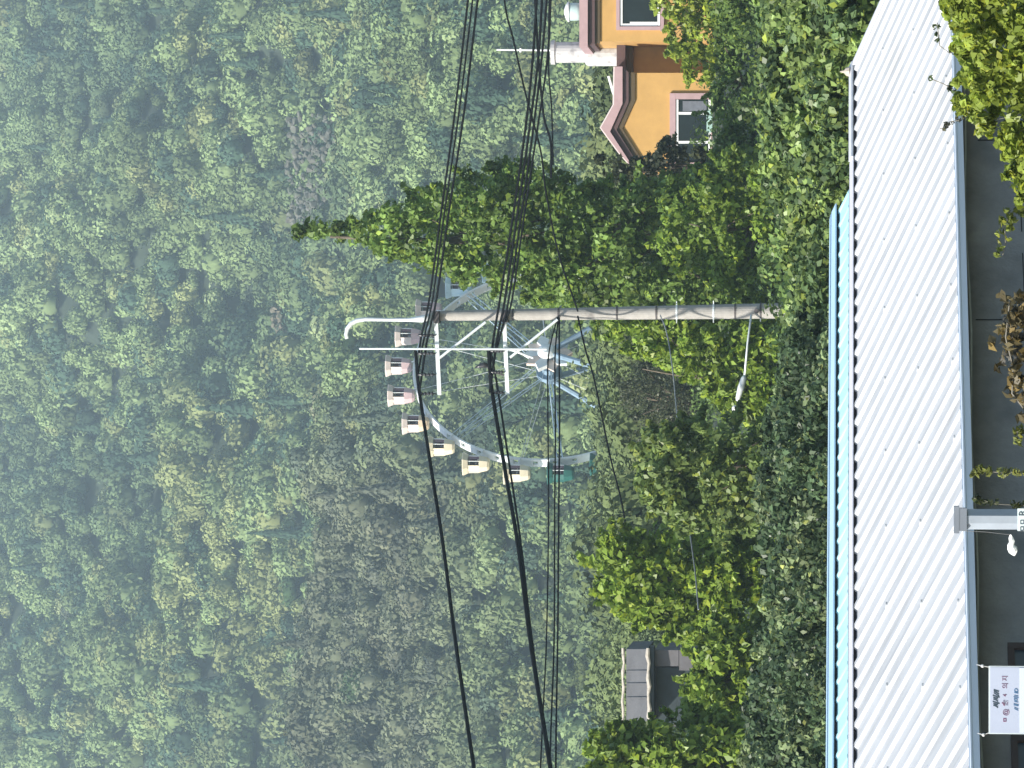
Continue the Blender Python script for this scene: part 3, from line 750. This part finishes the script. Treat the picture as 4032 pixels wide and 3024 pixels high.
cable([(2198, 1250, 92.8), (2185, 1420, 92), (2187, 1700, 91), (2184, 2000, 90), (2182, 2500, 88), (2170, 2850, 86), (2160, 3180, 84), (2140, 3900, 78)], .019, 'middle thin cable running left past the wheel hub', g4)
cable([(2202, 1250, 92.8), (2202, 1420, 92), (2203, 1700, 91), (2200, 2000, 90), (2196, 2500, 88), (2190, 2850, 86), (2186, 3180, 84), (2166, 3900, 78)], .021, 'lower thin cable running left past the wheel hub', g4)
cable([(2275, 1245, 92.7), (2306, 1380, 92), (2341, 1500, 91), (2400, 1787, 90), (2444, 1961, 89.5), (2471, 2113, 89), (2500, 2300, 88), (2545, 2480, 88)], .021, 'black service cable sloping down from the pole towards the grey hut')
cable([(2600, 1242, 92.7), (2625, 1310, 92), (2647, 1443, 91), (2661, 1581, 90), (2680, 1800, 86), (2712, 2060, 81), (2737, 2250, 79), (2750, 2400, 78)], .017, 'thin grey cable passing in front of the trees left of the pole', None, CABG)

# ------------------------------------------------------------------ near trees and shrubs
LG = (.13, .19, .022); MG = (.075, .13, .022); DG = (.030, .058, .020); OG = (.11, .14, .035)
tall = [(1160, 908), (1200, 893), (1340, 892), (1440, 862), (1560, 800), (1700, 750), (1840, 665), (2000, 650), (2120, 640), (2250, 665), (2330, 730), (2480, 730), (2650, 700), (2900, 650),
        (3080, 700), (3080, 1240), (2600, 1330), (2350, 1262), (2200, 1205), (2050, 1165), (1900, 1110), (1800, 1085), (1700, 1055), (1500, 985), (1440, 945), (1300, 925), (1200, 930)]
tree('conical_tree', 'tall conical leafy tree standing right of the utility pole', 'tree', tall, 106, 2.3, 760, .28, .5, 44, .20, (.155, .24, .055), .2, 16, topx=(1300, 905), colvar=.45, fill=.74)
und = 'leafy undergrowth between the hill and the shed'
tree('leafy_shrub', 'bright green shrub sloping down to the left from the pole above the street lamp', 'shrub', [(2330, 1262), (2420, 1360), (2520, 1400), (2700, 1480), (2900, 1630), (3000, 1690), (3120, 1720), (3120, 1240)], 97, 1.2, 260, .22, .4, 46, .19, (.20, .29, .045), .08, 8, und)
tree('leafy_shrub', 'bright green shrub thicket between the conical tree and the vine bank', 'shrub', [(2560, 950), (2640, 820), (2750, 740), (2850, 600), (3120, 560), (3160, 900), (3150, 1210), (2950, 1190), (2800, 1120), (2650, 1040)], 99, 1.2, 260, .22, .4, 46, .19, (.19, .28, .045), .08, 8, und)
tree('leafy_shrub', 'yellow green bush at the foot of the right hand window of the orange house', 'shrub', [(2610, -150), (2560, 10), (2620, 100), (2640, 200), (2720, 330), (2900, 300), (2950, -150)], 118, .9, 170, .2, .38, 44, .19, (.24, .31, .045), .06, 6, und)
tree('leafy_shrub', 'mid green hedge below the bay window of the orange house', 'shrub', [(2800, -150), (2840, 280), (2800, 420), (2850, 560), (2760, 690), (2900, 760), (3150, 720), (3170, -150)], 108, 1.4, 330, .24, .42, 44, .17, (.14, .215, .05), .08, 8, und)
tree('dark_leaved_tree', 'dark reddish tree against the left end of the orange house', 'tree', [(2345, 620), (2400, 600), (2480, 640), (2560, 600), (2640, 545), (2700, 600), (2800, 590), (2840, 700), (2700, 780), (2500, 790), (2400, 720)], 121, .8, 120, .18, .34, 40, .17, (.05, .06, .03), .09, 7, yellow=.06)
near = 'leafy trees left of the utility pole'
tree('broadleaf_tree', 'greyish green rounded tree, the nearest one left of the street lamp', 'tree', [(2500, 1870), (2530, 1760), (2620, 1685), (2750, 1665), (2900, 1640), (3120, 1680), (3150, 2080), (2900, 2090), (2700, 2080), (2580, 2020)], 79, 1.2, 250, .2, .38, 46, .18, (.17, .235, .07), .1, 9, near)
tree('broadleaf_tree', 'largest bright green tree, immediately right of the grey hut', 'tree', [(2345, 2170), (2420, 2085), (2540, 2100), (2640, 2040), (2800, 2060), (3120, 2080), (3140, 2480), (2900, 2500), (2760, 2530), (2600, 2490), (2480, 2440), (2360, 2340)], 84, 1.3, 340, .2, .4, 46, .19, (.21, .30, .045), .1, 12, near)
tree('broadleaf_tree', 'bright green tree hiding the lower half of the grey hut', 'tree', [(2760, 2500), (2740, 2640), (2700, 2760), (2740, 2830), (2900, 2860), (3120, 2820), (3150, 2440), (2900, 2440)], 80, 1.1, 230, .2, .38, 46, .19, (.19, .275, .045), .1, 9, near)
tree('broadleaf_tree', 'dark green tree at the left edge in front of the grey hut', 'tree', [(2250, 3200), (2290, 2980), (2345, 2875), (2450, 2835), (2560, 2850), (2690, 2800), (2900, 2830), (3120, 2880), (3160, 3200)], 73, 1.3, 330, .18, .36, 46, .18, (.18, .265, .045), .1, 12, near)
tree('broadleaf_tree', 'green tree beyond the left edge of the photograph', 'tree', [(2330, 3260), (2420, 3180), (2900, 3180), (3150, 3250), (3150, 3800), (2700, 3850), (2400, 3600)], 80, 1.3, 260, .2, .4, 40, .18, (.18, .265, .045), .1, 9, near)
tree('bare_bush', 'dull olive bush with sparse twigs in the gap left of the pole', 'bush', [(2440, 1530), (2500, 1440), (2620, 1400), (2780, 1480), (2960, 1660), (2860, 1760), (2700, 1800), (2560, 1760)], 137, 2.0, 190, .3, .6, 90, .11, (.085, .10, .055), .14, 26, yellow=.03)

# vine covered bank and undergrowth: nobody could count these
def bank():
    bankL = [(3100, 1230), (3060, 1500), (3000, 1700), (2960, 2000), (3000, 2300), (2960, 2600), (2920, 2800), (2900, 3250), (2920, 4300), (3470, 4300), (3470, 1230)]
    bankR = [(3110, 1290), (3080, 900), (3000, 700), (2980, 300), (2960, -900), (3600, -900), (3520, 400), (3470, 1290)]
    a = poly_clumps(bankL, 51, 2.2, 1850, .12, .26); a[:, 1] += (a[:, 2]-3.6)*1.5
    b = poly_clumps(bankR, 52, 2.0, 2000, .14, .28); b[:, 1] += (b[:, 2]-3.6)*1.5
    cv = np.where(rng.random((len(a), 1)) < .25, np.array([[.22, .28, .13]]), np.array([[.075, .118, .055]]))
    cb = np.where(rng.random((len(b), 1)) < .55, np.array([[.21, .29, .085]]), np.array([[.10, .155, .06]]))
    o = to_obj('vine_thicket', [leaf_cloud(a, 40, .10, cv, .4, yellow=.05), leaf_cloud(b, 38, .12, cb, .4, yellow=.08)], origin=(0, 52, 3))
    tag(o, 'dark tangle of small leaved vines over the bank behind the shed', 'vines', kind='stuff')
    # pale blossom specks in the vines
    n = 20; c = poly_clumps(bankL, 49.2, .3, n, .01, .02)
    o = to_obj('blossom', [leaf_cloud(c, 3, .032, (.6, .6, .5), .1, yellow=0)], origin=(0, 50, 3)); tag(o, 'tiny white blossoms scattered in the dark vines', 'flowers', kind='stuff')
    # undergrowth further up, closing the gaps below the trees
    n = 3200; X = rng.uniform(-22, 24, n); Y = rng.uniform(60, 214, n); Z = zt(X, Y)
    c = np.stack([X, Y, Z+rng.uniform(0, .7, n), rng.uniform(.3, .6, n)*np.clip(Y/110, 1, 2)], -1)
    k = ~((np.abs(Y-133) < 6) & (X > 5)); c = c[k]
    o = to_obj('undergrowth', [leaf_cloud(c, 40, .16, (.13, .20, .055), .5, yellow=.08)], origin=(0, 90, 5)); tag(o, 'low dark undergrowth covering the slope below the house and the pole', 'undergrowth', kind='stuff')
bank()

# ------------------------------------------------------------------ shed
A42 = math.radians(42); RV = Vector((math.cos(A42), math.sin(A42), 0)); SV = Vector((math.sin(A42), -math.cos(A42), 0)); UP = Vector((0, 0, 1))
P0 = Vector((0, 33.0, HC)); TPH = .33
SHEET = mat('white_coated_sheet', (.495, .505, .51), .5, var=.07, scale=1.5, spec=.3, stain=((.43, .44, .44), 1.2, .58))
def streaks(M):
    N = M.node_tree.nodes; L = M.node_tree.links; b = N['Principled BSDF']; src = b.inputs['Base Color'].links[0].from_socket
    tc = N.new('ShaderNodeTexCoord'); d1 = N.new('ShaderNodeVectorMath'); d1.operation = 'DOT_PRODUCT'; d1.inputs[1].default_value = (RV.x*9, RV.y*9, 0)
    d2 = N.new('ShaderNodeVectorMath'); d2.operation = 'DOT_PRODUCT'; d2.inputs[1].default_value = (SV.x*.7, SV.y*.7, 0)
    cb = N.new('ShaderNodeCombineXYZ'); no = N.new('ShaderNodeTexNoise'); no.inputs['Scale'].default_value = 1.0; no.inputs['Detail'].default_value = 5
    L.new(tc.outputs['Object'], d1.inputs[0]); L.new(tc.outputs['Object'], d2.inputs[0]); L.new(d1.outputs['Value'], cb.inputs[0]); L.new(d2.outputs['Value'], cb.inputs[1]); L.new(cb.outputs[0], no.inputs['Vector'])
    mr = N.new('ShaderNodeMapRange'); mr.inputs['From Min'].default_value = .5; mr.inputs['From Max'].default_value = .72; mr.inputs['To Min'].default_value = 1.0; mr.inputs['To Max'].default_value = .78
    L.new(no.outputs['Fac'], mr.inputs['Value']); mu = N.new('ShaderNodeVectorMath'); mu.operation = 'SCALE'; L.new(src, mu.inputs[0]); L.new(mr.outputs[0], mu.inputs['Scale']); L.new(mu.outputs[0], b.inputs['Base Color'])
streaks(SHEET)
CYAN = mat('pale_cyan_sheet', (.42, .69, .73), .45, var=.06, scale=1.2, stain=((.49, .71, .74), 2.0, .5))
BCAP = mat('light_blue_ridge_cap', (.44, .63, .78), .4, var=.1, scale=1.5, stain=((.46, .62, .74), 1.5, .5))
WCAP = mat('white_flashing', (.62, .62, .64), .45, var=.03)
LILAC = mat('greyed_flashing', (.62, .60, .63), .5, var=.03)
GUT = mat('grey_gutter', (.62, .68, .74), .4, var=.05, scale=1)
WALLM = None
def Q(t, s, dz=0.0, o=0.0):
    """point on the roof plane: t along the ridge, s down the slope (horizontal run); o = lift off the plane"""
    n = (UP + SV*TPH).normalized()
    return P0 + RV*t + SV*s + UP*(-TPH*s+dz) + n*o
def ribbed(t0, t1, s0, s1, pitch=.205, rise=.024, shear0=None):
    """trapezoid ribbed sheet; solid 3 mm top skin + underside"""
    mb = MB(); prof = []
    k = math.floor(t0/pitch)
    t = k*pitch
    while t < t1+pitch:
        for dt, h in ((0, 0), (.115, 0), (.140, rise), (.180, rise)):
            tt = t+dt
            if t0 <= tt <= t1: prof.append((tt, h))
        t += pitch
    n = len(prof); S = [s0, s1]
    sa = lambda q: s0 if q < 2.6 else -.05
    for (tt, h) in prof: mb.v.append(tuple(Q(tt, sa(tt), o=h)))
    for (tt, h) in prof: mb.v.append(tuple(Q(tt, s1, o=h)))
    for (tt, h) in prof: mb.v.append(tuple(Q(tt, sa(tt), o=h-.006)))
    for (tt, h) in prof: mb.v.append(tuple(Q(tt, s1, o=h-.006)))
    for i in range(n-1):
        mb.f.append((i, i+1, n+i+1, n+i)); mb.f.append((2*n+i, 3*n+i, 3*n+i+1, 2*n+i+1))
        mb.f.append((n+i, n+i+1, 3*n+i+1, 3*n+i)); mb.f.append((i+1, i, 2*n+i, 2*n+i+1))
    return mb
TA, TB = -10.6, 4.12      # the shed runs on past the left edge of the photo
def shed():
    mid = P0.copy(); mid.z = 0
    root = empty('shed', mid, 'long shed with a white ribbed metal roof and pale cyan ridge panels', 'shed')
    mb = ribbed(TA, TB, -.30, 2.50)
    GAP_SH = mat('dark_rib_gap_shade', (.012, .012, .016), .95)  # near-black strips stand in for shade in the gaps between ribs
    c2 = MB(); c2.fbox(Q(TA, -.012, o=.001), RV*(TB-.04-TA), SV*-.03+UP*.0099, UP*.024); c2.build('gap_shade_strip', GAP_SH, root)
    c2 = MB(); c2.fbox(Q(TA, -.372, o=.046), RV*(2.50-TA), SV*-.03+UP*.0099, UP*.0175); c2.build('gap_shade_strip', GAP_SH, root)
    # fixing caps on every fourth rib
    k = 0; t = math.floor(TA/.205)*.205
    while t < TB-.2:
        if k % 4 == 0:
            for s in (.78, 1.58, 2.36):
                tt = t+.165+ (0 if s < 1 else 0.205 if s < 2 else .41)
                if TA < tt < TB: mb.lathe(Q(tt, s, o=.012), [(.030, 0), (.030, .0145), (.022, .019), (.001, .021)], 10)
        t += .205; k += 1
    mb.build('roof_sheet', SHEET, root)
    # flashing that lies across the rib tops
    mb = MB(); mb.fbox(Q(TA, -.10, o=.032), RV*(2.85-TA), Q(0, .10, o=0)-Q(0, 0), (UP*.008)); mb.build('flashing', LILAC, root)
    mb = MB(); mb.fbox(Q(2.86, -.09, o=.033), RV*(TB+.03-2.86), Q(0, .075)-Q(0, 0), UP*.018); mb.build('flashing', WCAP, root)
    mb = MB(); mb.fbox(Q(TB-.02, -.09, o=-.04), RV*.05, Q(0, 2.61)-Q(0, 0), UP*.085); mb.build('verge_trim', WCAP, root)
    mb = MB(); c = Q(TB-.05, -.08, o=.05); mb.lathe(c, [(.05, 0), (.04, .03), (.015, .05), (.004, .09)], 8); mb.build('finial', mat('rusty_cap', (.42, .36, .30), .7), root)
    # cyan upper slope, ribs too, ends on a slanted cut on the right
    mb = MB()
    e0 = 2.57; e1 = 2.55; s1 = -.40
    tt = TA; prof = []
    while tt < e0:
        for dt, h in ((0, 0), (.125, 0), (.152, .013), (.174, .013)):
            if tt+dt < e0: prof.append((tt+dt, h))
        tt += .19
    n = len(prof)
    for (q, h) in prof: mb.v.append(tuple(Q(q, -.105, o=.044+h*.4)))
    for (q, h) in prof: mb.v.append(tuple(Q(min(q, e1+(q-e1)*.0) if q > e1 else q, s1, o=.044+h)))
    for (q, h) in prof: mb.v.append(tuple(Q(q, -.105, o=.036)))
    for (q, h) in prof: mb.v.append(tuple(Q(min(q, e1) , s1, o=.034)))
    for i in range(n-1):
        mb.f.append((i, i+1, n+i+1, n+i)); mb.f.append((2*n+i, 3*n+i, 3*n+i+1, 2*n+i+1)); mb.f.append((i+1, i, 2*n+i, 2*n+i+1))
    mb.f.append((n-1, 3*n-1, 4*n-1, 2*n-1))
    mb.build('ridge_sheet', CYAN, root)
    mb = MB(); a = Q(TA, s1+.04, o=.074); mb.fbox(a, RV*(e1+.02-TA), Q(0, -.115)-Q(0, 0), UP*.012)
    mb.fbox(Q(TA, s1-.091, o=.074), RV*(e1+.01-TA), SV*-.08+UP*.01, UP*.016); mb.build('ridge_cap', BCAP, root)
    # back slope so the ridge is closed
    mb = MB(); a = Q(TA, s1-.10, o=.02); mb.fbox(a, RV*(2.5-TA), SV*-1.9+UP*-.6, UP*-.03); mb.fbox(Q(2.51, -.06, o=0), RV*(TB-2.53), SV*-1.9+UP*-.6, UP*-.03); mb.build('back_slope', SHEET, root)
    mb = MB(); a = Q(TA, -.30, o=-.05)-UP*.1; mb.fbox(a, RV*(TB-TA-.1), SV*-.1, UP*-3.3); mb.build('back_wall', mat('dark_back_wall', (.1, .1, .1), .9), root)
    # gutter
    mb = MB(); a = Q(TA, 2.50, o=0)-UP*.055
    mb.fbox(a, RV*(TB-TA), SV*.016, UP*.075); mb.fbox(a+SV*.018, RV*(TB-TA), SV*.10, UP*.012); mb.fbox(a+SV*.12, RV*(TB-TA), SV*.01, UP*.058); mb.tube([a+SV*.128+UP*.06, a+SV*.128+UP*.06+RV*(TB-TA)], .012, 6)
    mb.build('gutter', GUT, root)
    # eave beam and front wall
    WL = mat('grimy_concrete_block', (.27, .275, .28), .9, var=.25, scale=1.6, bump=.6, bscale=20, stain=((.18, .19, .20), 1.5, .55))
    mb = MB(); a = Q(TA, 2.30)-UP*.13; mb.fbox(a, RV*(TB-TA-.05), SV*.09, UP*.10); mb.build('eave_beam', mat('olive_eave_beam', (.15, .15, .12), .8, var=.2, scale=4), root)
    zt_ = Q(0, 2.1).z-.06; aw = P0+RV*TA+SV*2.0
    mb = MB(); mb.fbox((aw.x, aw.y, -.1), RV*(TB-TA-.1), SV*-.14, UP*(zt_+.1)); wl = mb.build('wall', WL, root)
    JT = mat('dark_joint', (.02, .025, .03), .9)
    mb = MB(); r = random.Random(4)
    for z in (zt_-.62, zt_-1.05): 
        t = TA
        while t < TB-.4:
            L = r.uniform(.7, 1.3); mb.fbox(P0+RV*(t+.05)+SV*2.002+UP*(z-HC), RV*(L-.25), SV*.004, UP*.008); t += L
    for i in range(6):
        t = TA+1.1+i*2.1; mb.fbox(P0+RV*t+SV*2.002+UP*(zt_-.6-HC), RV*.008, SV*.005, UP*r.uniform(.25, .5))
    mb.build('wall_joint', JT, root)
    # windows low in the wall
    for t, w_ in ((-6.1, .75), (-4.9, .42)):
        p = P0+RV*t+SV*2.004; z = zt_-.93
        e = empty('window', Vector((p.x, p.y, z))-Vector(root.location)); e.parent = root
        q = Vector((p.x, p.y, z))
        mb = MB()
        mb.fbox(q, RV*.05, SV*.05, UP*.55); mb.fbox(q+RV*(w_-.05), RV*.05, SV*.05, UP*.55); mb.fbox(q+RV*.051, RV*(w_-.102), SV*.048, UP*.05); mb.fbox(q+RV*.051+UP*.5, RV*(w_-.102), SV*.048, UP*.05)
        mb.build('frame', mat('brown_frame', (.07, .05, .048), .7), e)
        mb = MB(); mb.fbox(q+RV*.051+UP*.051, RV*(w_-.102), SV*.02, UP*.448); mb.build('pane', mat('bluish_dim_glass', (.05, .075, .10), .3), e)
    # thin service pipe under the eave
    mb = MB(); a = Q(TA, 2.42)-UP*.10; pts = [a+RV*(k*.5)+UP*(.012*math.sin(k*1.3)) for k in range(int((TB-TA)/.5))]
    mb.tube(pts, .009, 6); mb.build('service_pipe', mat('pale_conduit', (.45, .47, .44), .6), root)
    # post under the right part of the eave
    PG = mat('grey_green_post', (.36, .42, .40), .6, var=.1)
shed()

def text_mesh(body, size, material, parent, at, xdir, name='lettering', shear=0.0, weight=0.0):
    cu = bpy.data.curves.new(name, 'FONT'); cu.body = body; cu.size = size; cu.align_x = 'CENTER'; cu.align_y = 'CENTER'; cu.extrude = .0015; cu.shear = shear; cu.offset = weight
    tmp = bpy.data.objects.new('tmp_text', cu); C.objects.link(tmp)
    dg = bpy.context.evaluated_depsgraph_get(); dg.update()
    me = bpy.data.meshes.new_from_object(tmp.evaluated_get(dg)); bpy.data.objects.remove(tmp); me.name = name
    xd = Vector(xdir).normalized(); yd = UP; zd = xd.cross(yd)
    M = Matrix((xd, yd, zd)).transposed().to_4x4(); me.transform(M); me.materials.clear(); me.materials.append(material)
    o = link(name, me, parent); o.location = Vector(at)-parent_world(parent)
    return o

# green-grey post under the eave (right) and the galvanised front post
def posts():
    p = P(3800, 726, 32.3); root = empty('steel_post', (p.x, p.y, 0), 'pale grey green post under the eave beside the leafy branches on the right', 'post')
    PG = mat('grey_green_post', (.36, .42, .40), .6, var=.12)
    mb = MB(); mb.box((p.x-.032, p.y-.032, 0), (p.x+.032, p.y+.032, p.z-.02)); mb.build('shaft', PG, root)
    mb = MB(); mb.box((p.x-.06, p.y-.06, p.z-.018), (p.x+.06, p.y+.06, p.z)); mb.build('cap_plate', PG, root)
    D = 26.2; c = P(3775, 2044, D); root = empty('gutter_post', (c.x, D, 0), 'broad grey downpipe post with a dark clip over the white gutter', 'post')
    GP = mat('dull_zinc', (.34, .38, .43), .45, metal=.2, var=.12, scale=4, stain=((.46, .50, .56), 3, .6)); GD = mat('dark_zinc_bracket', (.16, .18, .21), .5, var=.1)
    mb = MB(); hw = .076; zt_ = P(3806, 2044, D).z
    mb.prism([Vector((c.x+hw*math.cos(a)*(1 if abs(math.cos(a)) > .5 else .9), D+hw*math.sin(a), -.05)) for a in [math.radians(22.5+45*k) for k in range(8)]], (0, 0, zt_+.05)); mb.build('shaft', GP, root)
    z0, z1 = P(3806, 2044, D).z+.001, P(3757, 2044, D).z
    mb = MB(); mb.box((c.x-.078, D-.085, z0), (c.x+.078, D+.08, z1)); mb.box((c.x-.096, D-.088, z1-.034), (c.x+.092, D+.05, z1+.002)); mb.build('bracket', GD, root)
    PL = mat('pale_notice_plate', (.58, .66, .66), .6, var=.08); z2 = P(4004, 2044, D).z
    mb = MB(); mb.box((c.x-.078, D-.088, z2-.5), (c.x+.078, D-.080, z2)); mb.build('notice_plate', PL, root)
    INK = mat('dark_ink', (.05, .07, .09), .7)
    text_mesh('R', .07, INK, root, (c.x+.045, D-.091, z2-.035), (1, 0, 0)); text_mesh('ㅁㅁ', .05, INK, root, (c.x-.04, D-.091, z2-.035), (1, 0, 0))
posts()

def sign():
    D = 26.6; z1 = P(3893, 2755, D).z; a = P(3893, 2890, D).x; b = P(3893, 2622, D).x; z0 = z1-(b-a)*.78
    cx = (a+b)/2
    root = empty('notice_sign', (cx, D, z0), 'white paper notice with handwritten rows hung below the gutter at the lower left', 'sign')
    PAP = mat('shaded_white_paper', (.36, .40, .50), .7, var=.05, scale=3); EDG = mat('board_edge', (.48, .54, .56), .6)  # white paper toned down and blued, shade put into its colour
    mb = MB(); mb.box((a, D, z0), (b, D+.012, z1)); mb.build('board', EDG, root)
    mb = MB(); mb.box((a+.008, D-.003, z0+.008), (b-.008, D-.0005, z1-.010)); mb.build('sheet', PAP, root)
    mb = MB(); zb = P(4014, 2755, D).z; mb.box((a+.012, D-.006, z0+.01), (b-.012, D-.0035, zb)); mb.build('lower_sheet', mat('paler_sheet', (.50, .55, .63), .7, var=.04), root)
    I1 = mat('black_marker', (.03, .05, .07), .8); I2 = mat('plum_marker', (.16, .07, .13), .8); I3 = mat('blue_marker', (.06, .14, .26), .8)
    def at(x, y): p = P(x, y, D); return (p.x, D-.0045, p.z)
    text_mesh('씨씨//I', 0.0479, I1, root, at(3924, 2754), (1, 0, 0), shear=.3, weight=.002)
    text_mesh('ㅁ', 0.0399, I2, root, at(3958, 2835), (1, 0, 0), weight=.0016); text_mesh('@', 0.0479, I2, root, at(3960, 2805), (1, 0, 0))
    text_mesh('숯', 0.0452, I2, root, at(3958, 2768), (1, 0, 0), weight=.0014); text_mesh('4', 0.0399, I2, root, at(3957, 2738), (1, 0, 0)); text_mesh('의', 0.0479, I2, root, at(3959, 2700), (1, 0, 0)); text_mesh('지', 0.0452, I2, root, at(3958, 2671), (1, 0, 0))
    text_mesh('//ㅐI미I ID', 0.0372, I3, root, at(4002, 2755), (1, 0, 0), shear=.2, weight=.001)
    RP = mat('frayed_white_cord', (.5, .5, .48), .8)
    for s, x, y in ((0, 3868, 2622), (1, 3872, 2893)):
        k = P(x, y, D); mb = MB(); e = Vector((b-.01 if s == 0 else a+.01, D+.01, z1-.01)); g = Q(0, 0)
        mb.tube([e, k, k+Vector((.0, .12, .035))], .004, 5); mb.lathe(k, [(.001, .014), (.012, .006), (.014, -.006), (.001, -.014)], 7); mb.build('hanging_cord', RP, root)
sign()

def bag():
    D = 27.6; pts = [(3982, 2106, .012), (3980, 2118, .028), (3984, 2132, .034), (3982, 2146, .040), (3986, 2160, .054), (3990, 2172, .058), (3992, 2180, .036), (3996, 2188, .008)]
    mb = MB(); q = [P(x, y, D) for x, y, _ in pts]; mb.tube(q, [r*.62 for _, _, r in pts], 10)
    mb.v = [(v[0]+.003*math.sin(v[2]*300), D+(v[1]-D)*.6+.004*math.sin(v[0]*210), v[2]+.004*math.sin(v[0]*160+v[1]*90)) for v in mb.v]
    o = mb.build('plastic_bag', mat('thin_white_plastic', (.88, .88, .84), .35, var=.02), origin=q[4]); tag(o, 'small bright white plastic bag hanging beside the grey downpipe post', 'bag')
    mb = MB(); mb.tube([q[0], q[0]+Vector((.02, .02, .18)), q[0]+Vector((.03, .05, .42))], .003, 5)
    mb.build('handle_string', mat('string', (.12, .12, .12), .8), o)
bag()

# ------------------------------------------------------------------ foreground plants
def fg():
    poly = [(3730, -150), (3745, 60), (3735, 200), (3790, 300), (3770, 380), (3800, 470), (3870, 500), (3950, 440), (3960, 560), (3940, 700), (4030, 760), (4200, 700), (4200, -150)]
    tree('overhanging_bush', 'sunlit yellow green bush overhanging the right end of the gutter', 'bush', poly, 24.5, .55, 210, .07, .14, 46, .062, (.22, .28, .045), .02, 14, up=.5, bark=BARK_G, fill=.95)
    # sprigs that reach over the roof edge
    def sprig(name, label, pts, D, leaf, col, n, jit, cat='vine', twig=.004, yellow=.1, asp=.55):
        q = [P(x, y, D) for x, y in pts]; base = q[0]
        root = empty(name, base, label, cat)
        mb = MB(); mb.tube(q, twig, 5); mb.build('stem', BARK_G, root)
        cl = []
        for i in range(n):
            t = rnd.random()*(len(q)-1); k = min(int(t), len(q)-2); p = q[k].lerp(q[k+1], t-k)
            cl.append((p.x+rnd.uniform(-jit, jit), p.y+rnd.uniform(-jit, jit), p.z+rnd.uniform(-jit, jit)*.8, leaf*.45))
        to_obj('leaves', [leaf_cloud(np.array(cl), 5, leaf, col, .4, yellow=yellow, aspect=asp)], root)
    sprig('climbing_vine', 'thin bare tipped sprig creeping over the roof edge below the white verge', [(3790, 180), (3740, 210), (3700, 180), (3690, 90)], 27.5, .035, (.06, .09, .03), 10, .03)
    sprig('climbing_vine', 'curled sprig on the ribs left of the bush', [(3800, 390), (3750, 350), (3715, 330), (3670, 312)], 28.5, .04, (.07, .10, .04), 10, .025)
    sprig('climbing_vine', 'dry dark sprig over the gutter, the one nearest the roof middle', [(3790, 470), (3740, 480), (3720, 510), (3700, 505)], 28.5, .035, (.09, .09, .05), 12, .03)
    sprig('hanging_vine', 'small leafy vine tip dangling beside the grey green post', [(4080, 800), (3980, 840), (3955, 880), (3960, 960), (3948, 1005)], 25.5, .05, (.14, .17, .03), 34, .055, 'vine', .004)
    sprig('withered_plant', 'curled brown and yellow withered leaves in front of the shed wall', [(4140, 1300), (4030, 1230), (3975, 1190), (3960, 1330), (3990, 1450), (3985, 1550), (4040, 1620)], 24.0, .075, (.15, .125, .065), 70, .09, 'plant', .006, .3, .6)
    sprig('withered_plant', 'grey dead leaf bunch hanging below the yellow curled ones'.replace('below', 'between'), [(4120, 1400), (4010, 1380), (3965, 1300), (3975, 1420)], 24.2, .07, (.10, .095, .08), 34, .06, 'plant', .006, .1, .5)
    sprig('hanging_vine', 'pinnate green vine crossing under the gutter right of the grey downpipe', [(4140, 1840), (4032, 1858), (3940, 1862), (3860, 1850), (3826, 1866)], 25.5, .042, (.17, .19, .05), 60, .018, 'vine', .004, .12, .4)
    sprig('hanging_vine', 'small yellowish leaf cluster at the bottom edge above the pinnate vine'.replace('above', 'right of'), [(4120, 1700), (4040, 1690), (4005, 1700), (4010, 1745)], 25.2, .045, (.16, .18, .04), 22, .03, 'vine', .004)
    sprig('hanging_vine', 'dim leafy strands beside the right side of the grey downpipe', [(4140, 1960), (4032, 1990), (3940, 1986), (3860, 1975), (3835, 1960)], 26.6, .04, (.06, .075, .03), 30, .02, 'vine', .003)
fg()

# ------------------------------------------------------------------ the air between here and the hills
def haze():
    mb = MB(); mb.box((-560, -170, -30), (560, 1130, 345))
    M = bpy.data.materials.new('haze_air'); M.use_nodes = True; n = M.node_tree; n.nodes.clear()
    v = n.nodes.new('ShaderNodeVolumePrincipled'); v.inputs['Color'].default_value = (.66, .85, .96, 1); v.inputs['Density'].default_value = .00036; v.inputs['Anisotropy'].default_value = 0.1
    o = n.nodes.new('ShaderNodeOutputMaterial'); n.links.new(v.outputs[0], o.inputs['Volume'])
    tag(mb.build('haze', M), 'thin bluish haze over the valley', 'haze', kind='stuff')
haze()
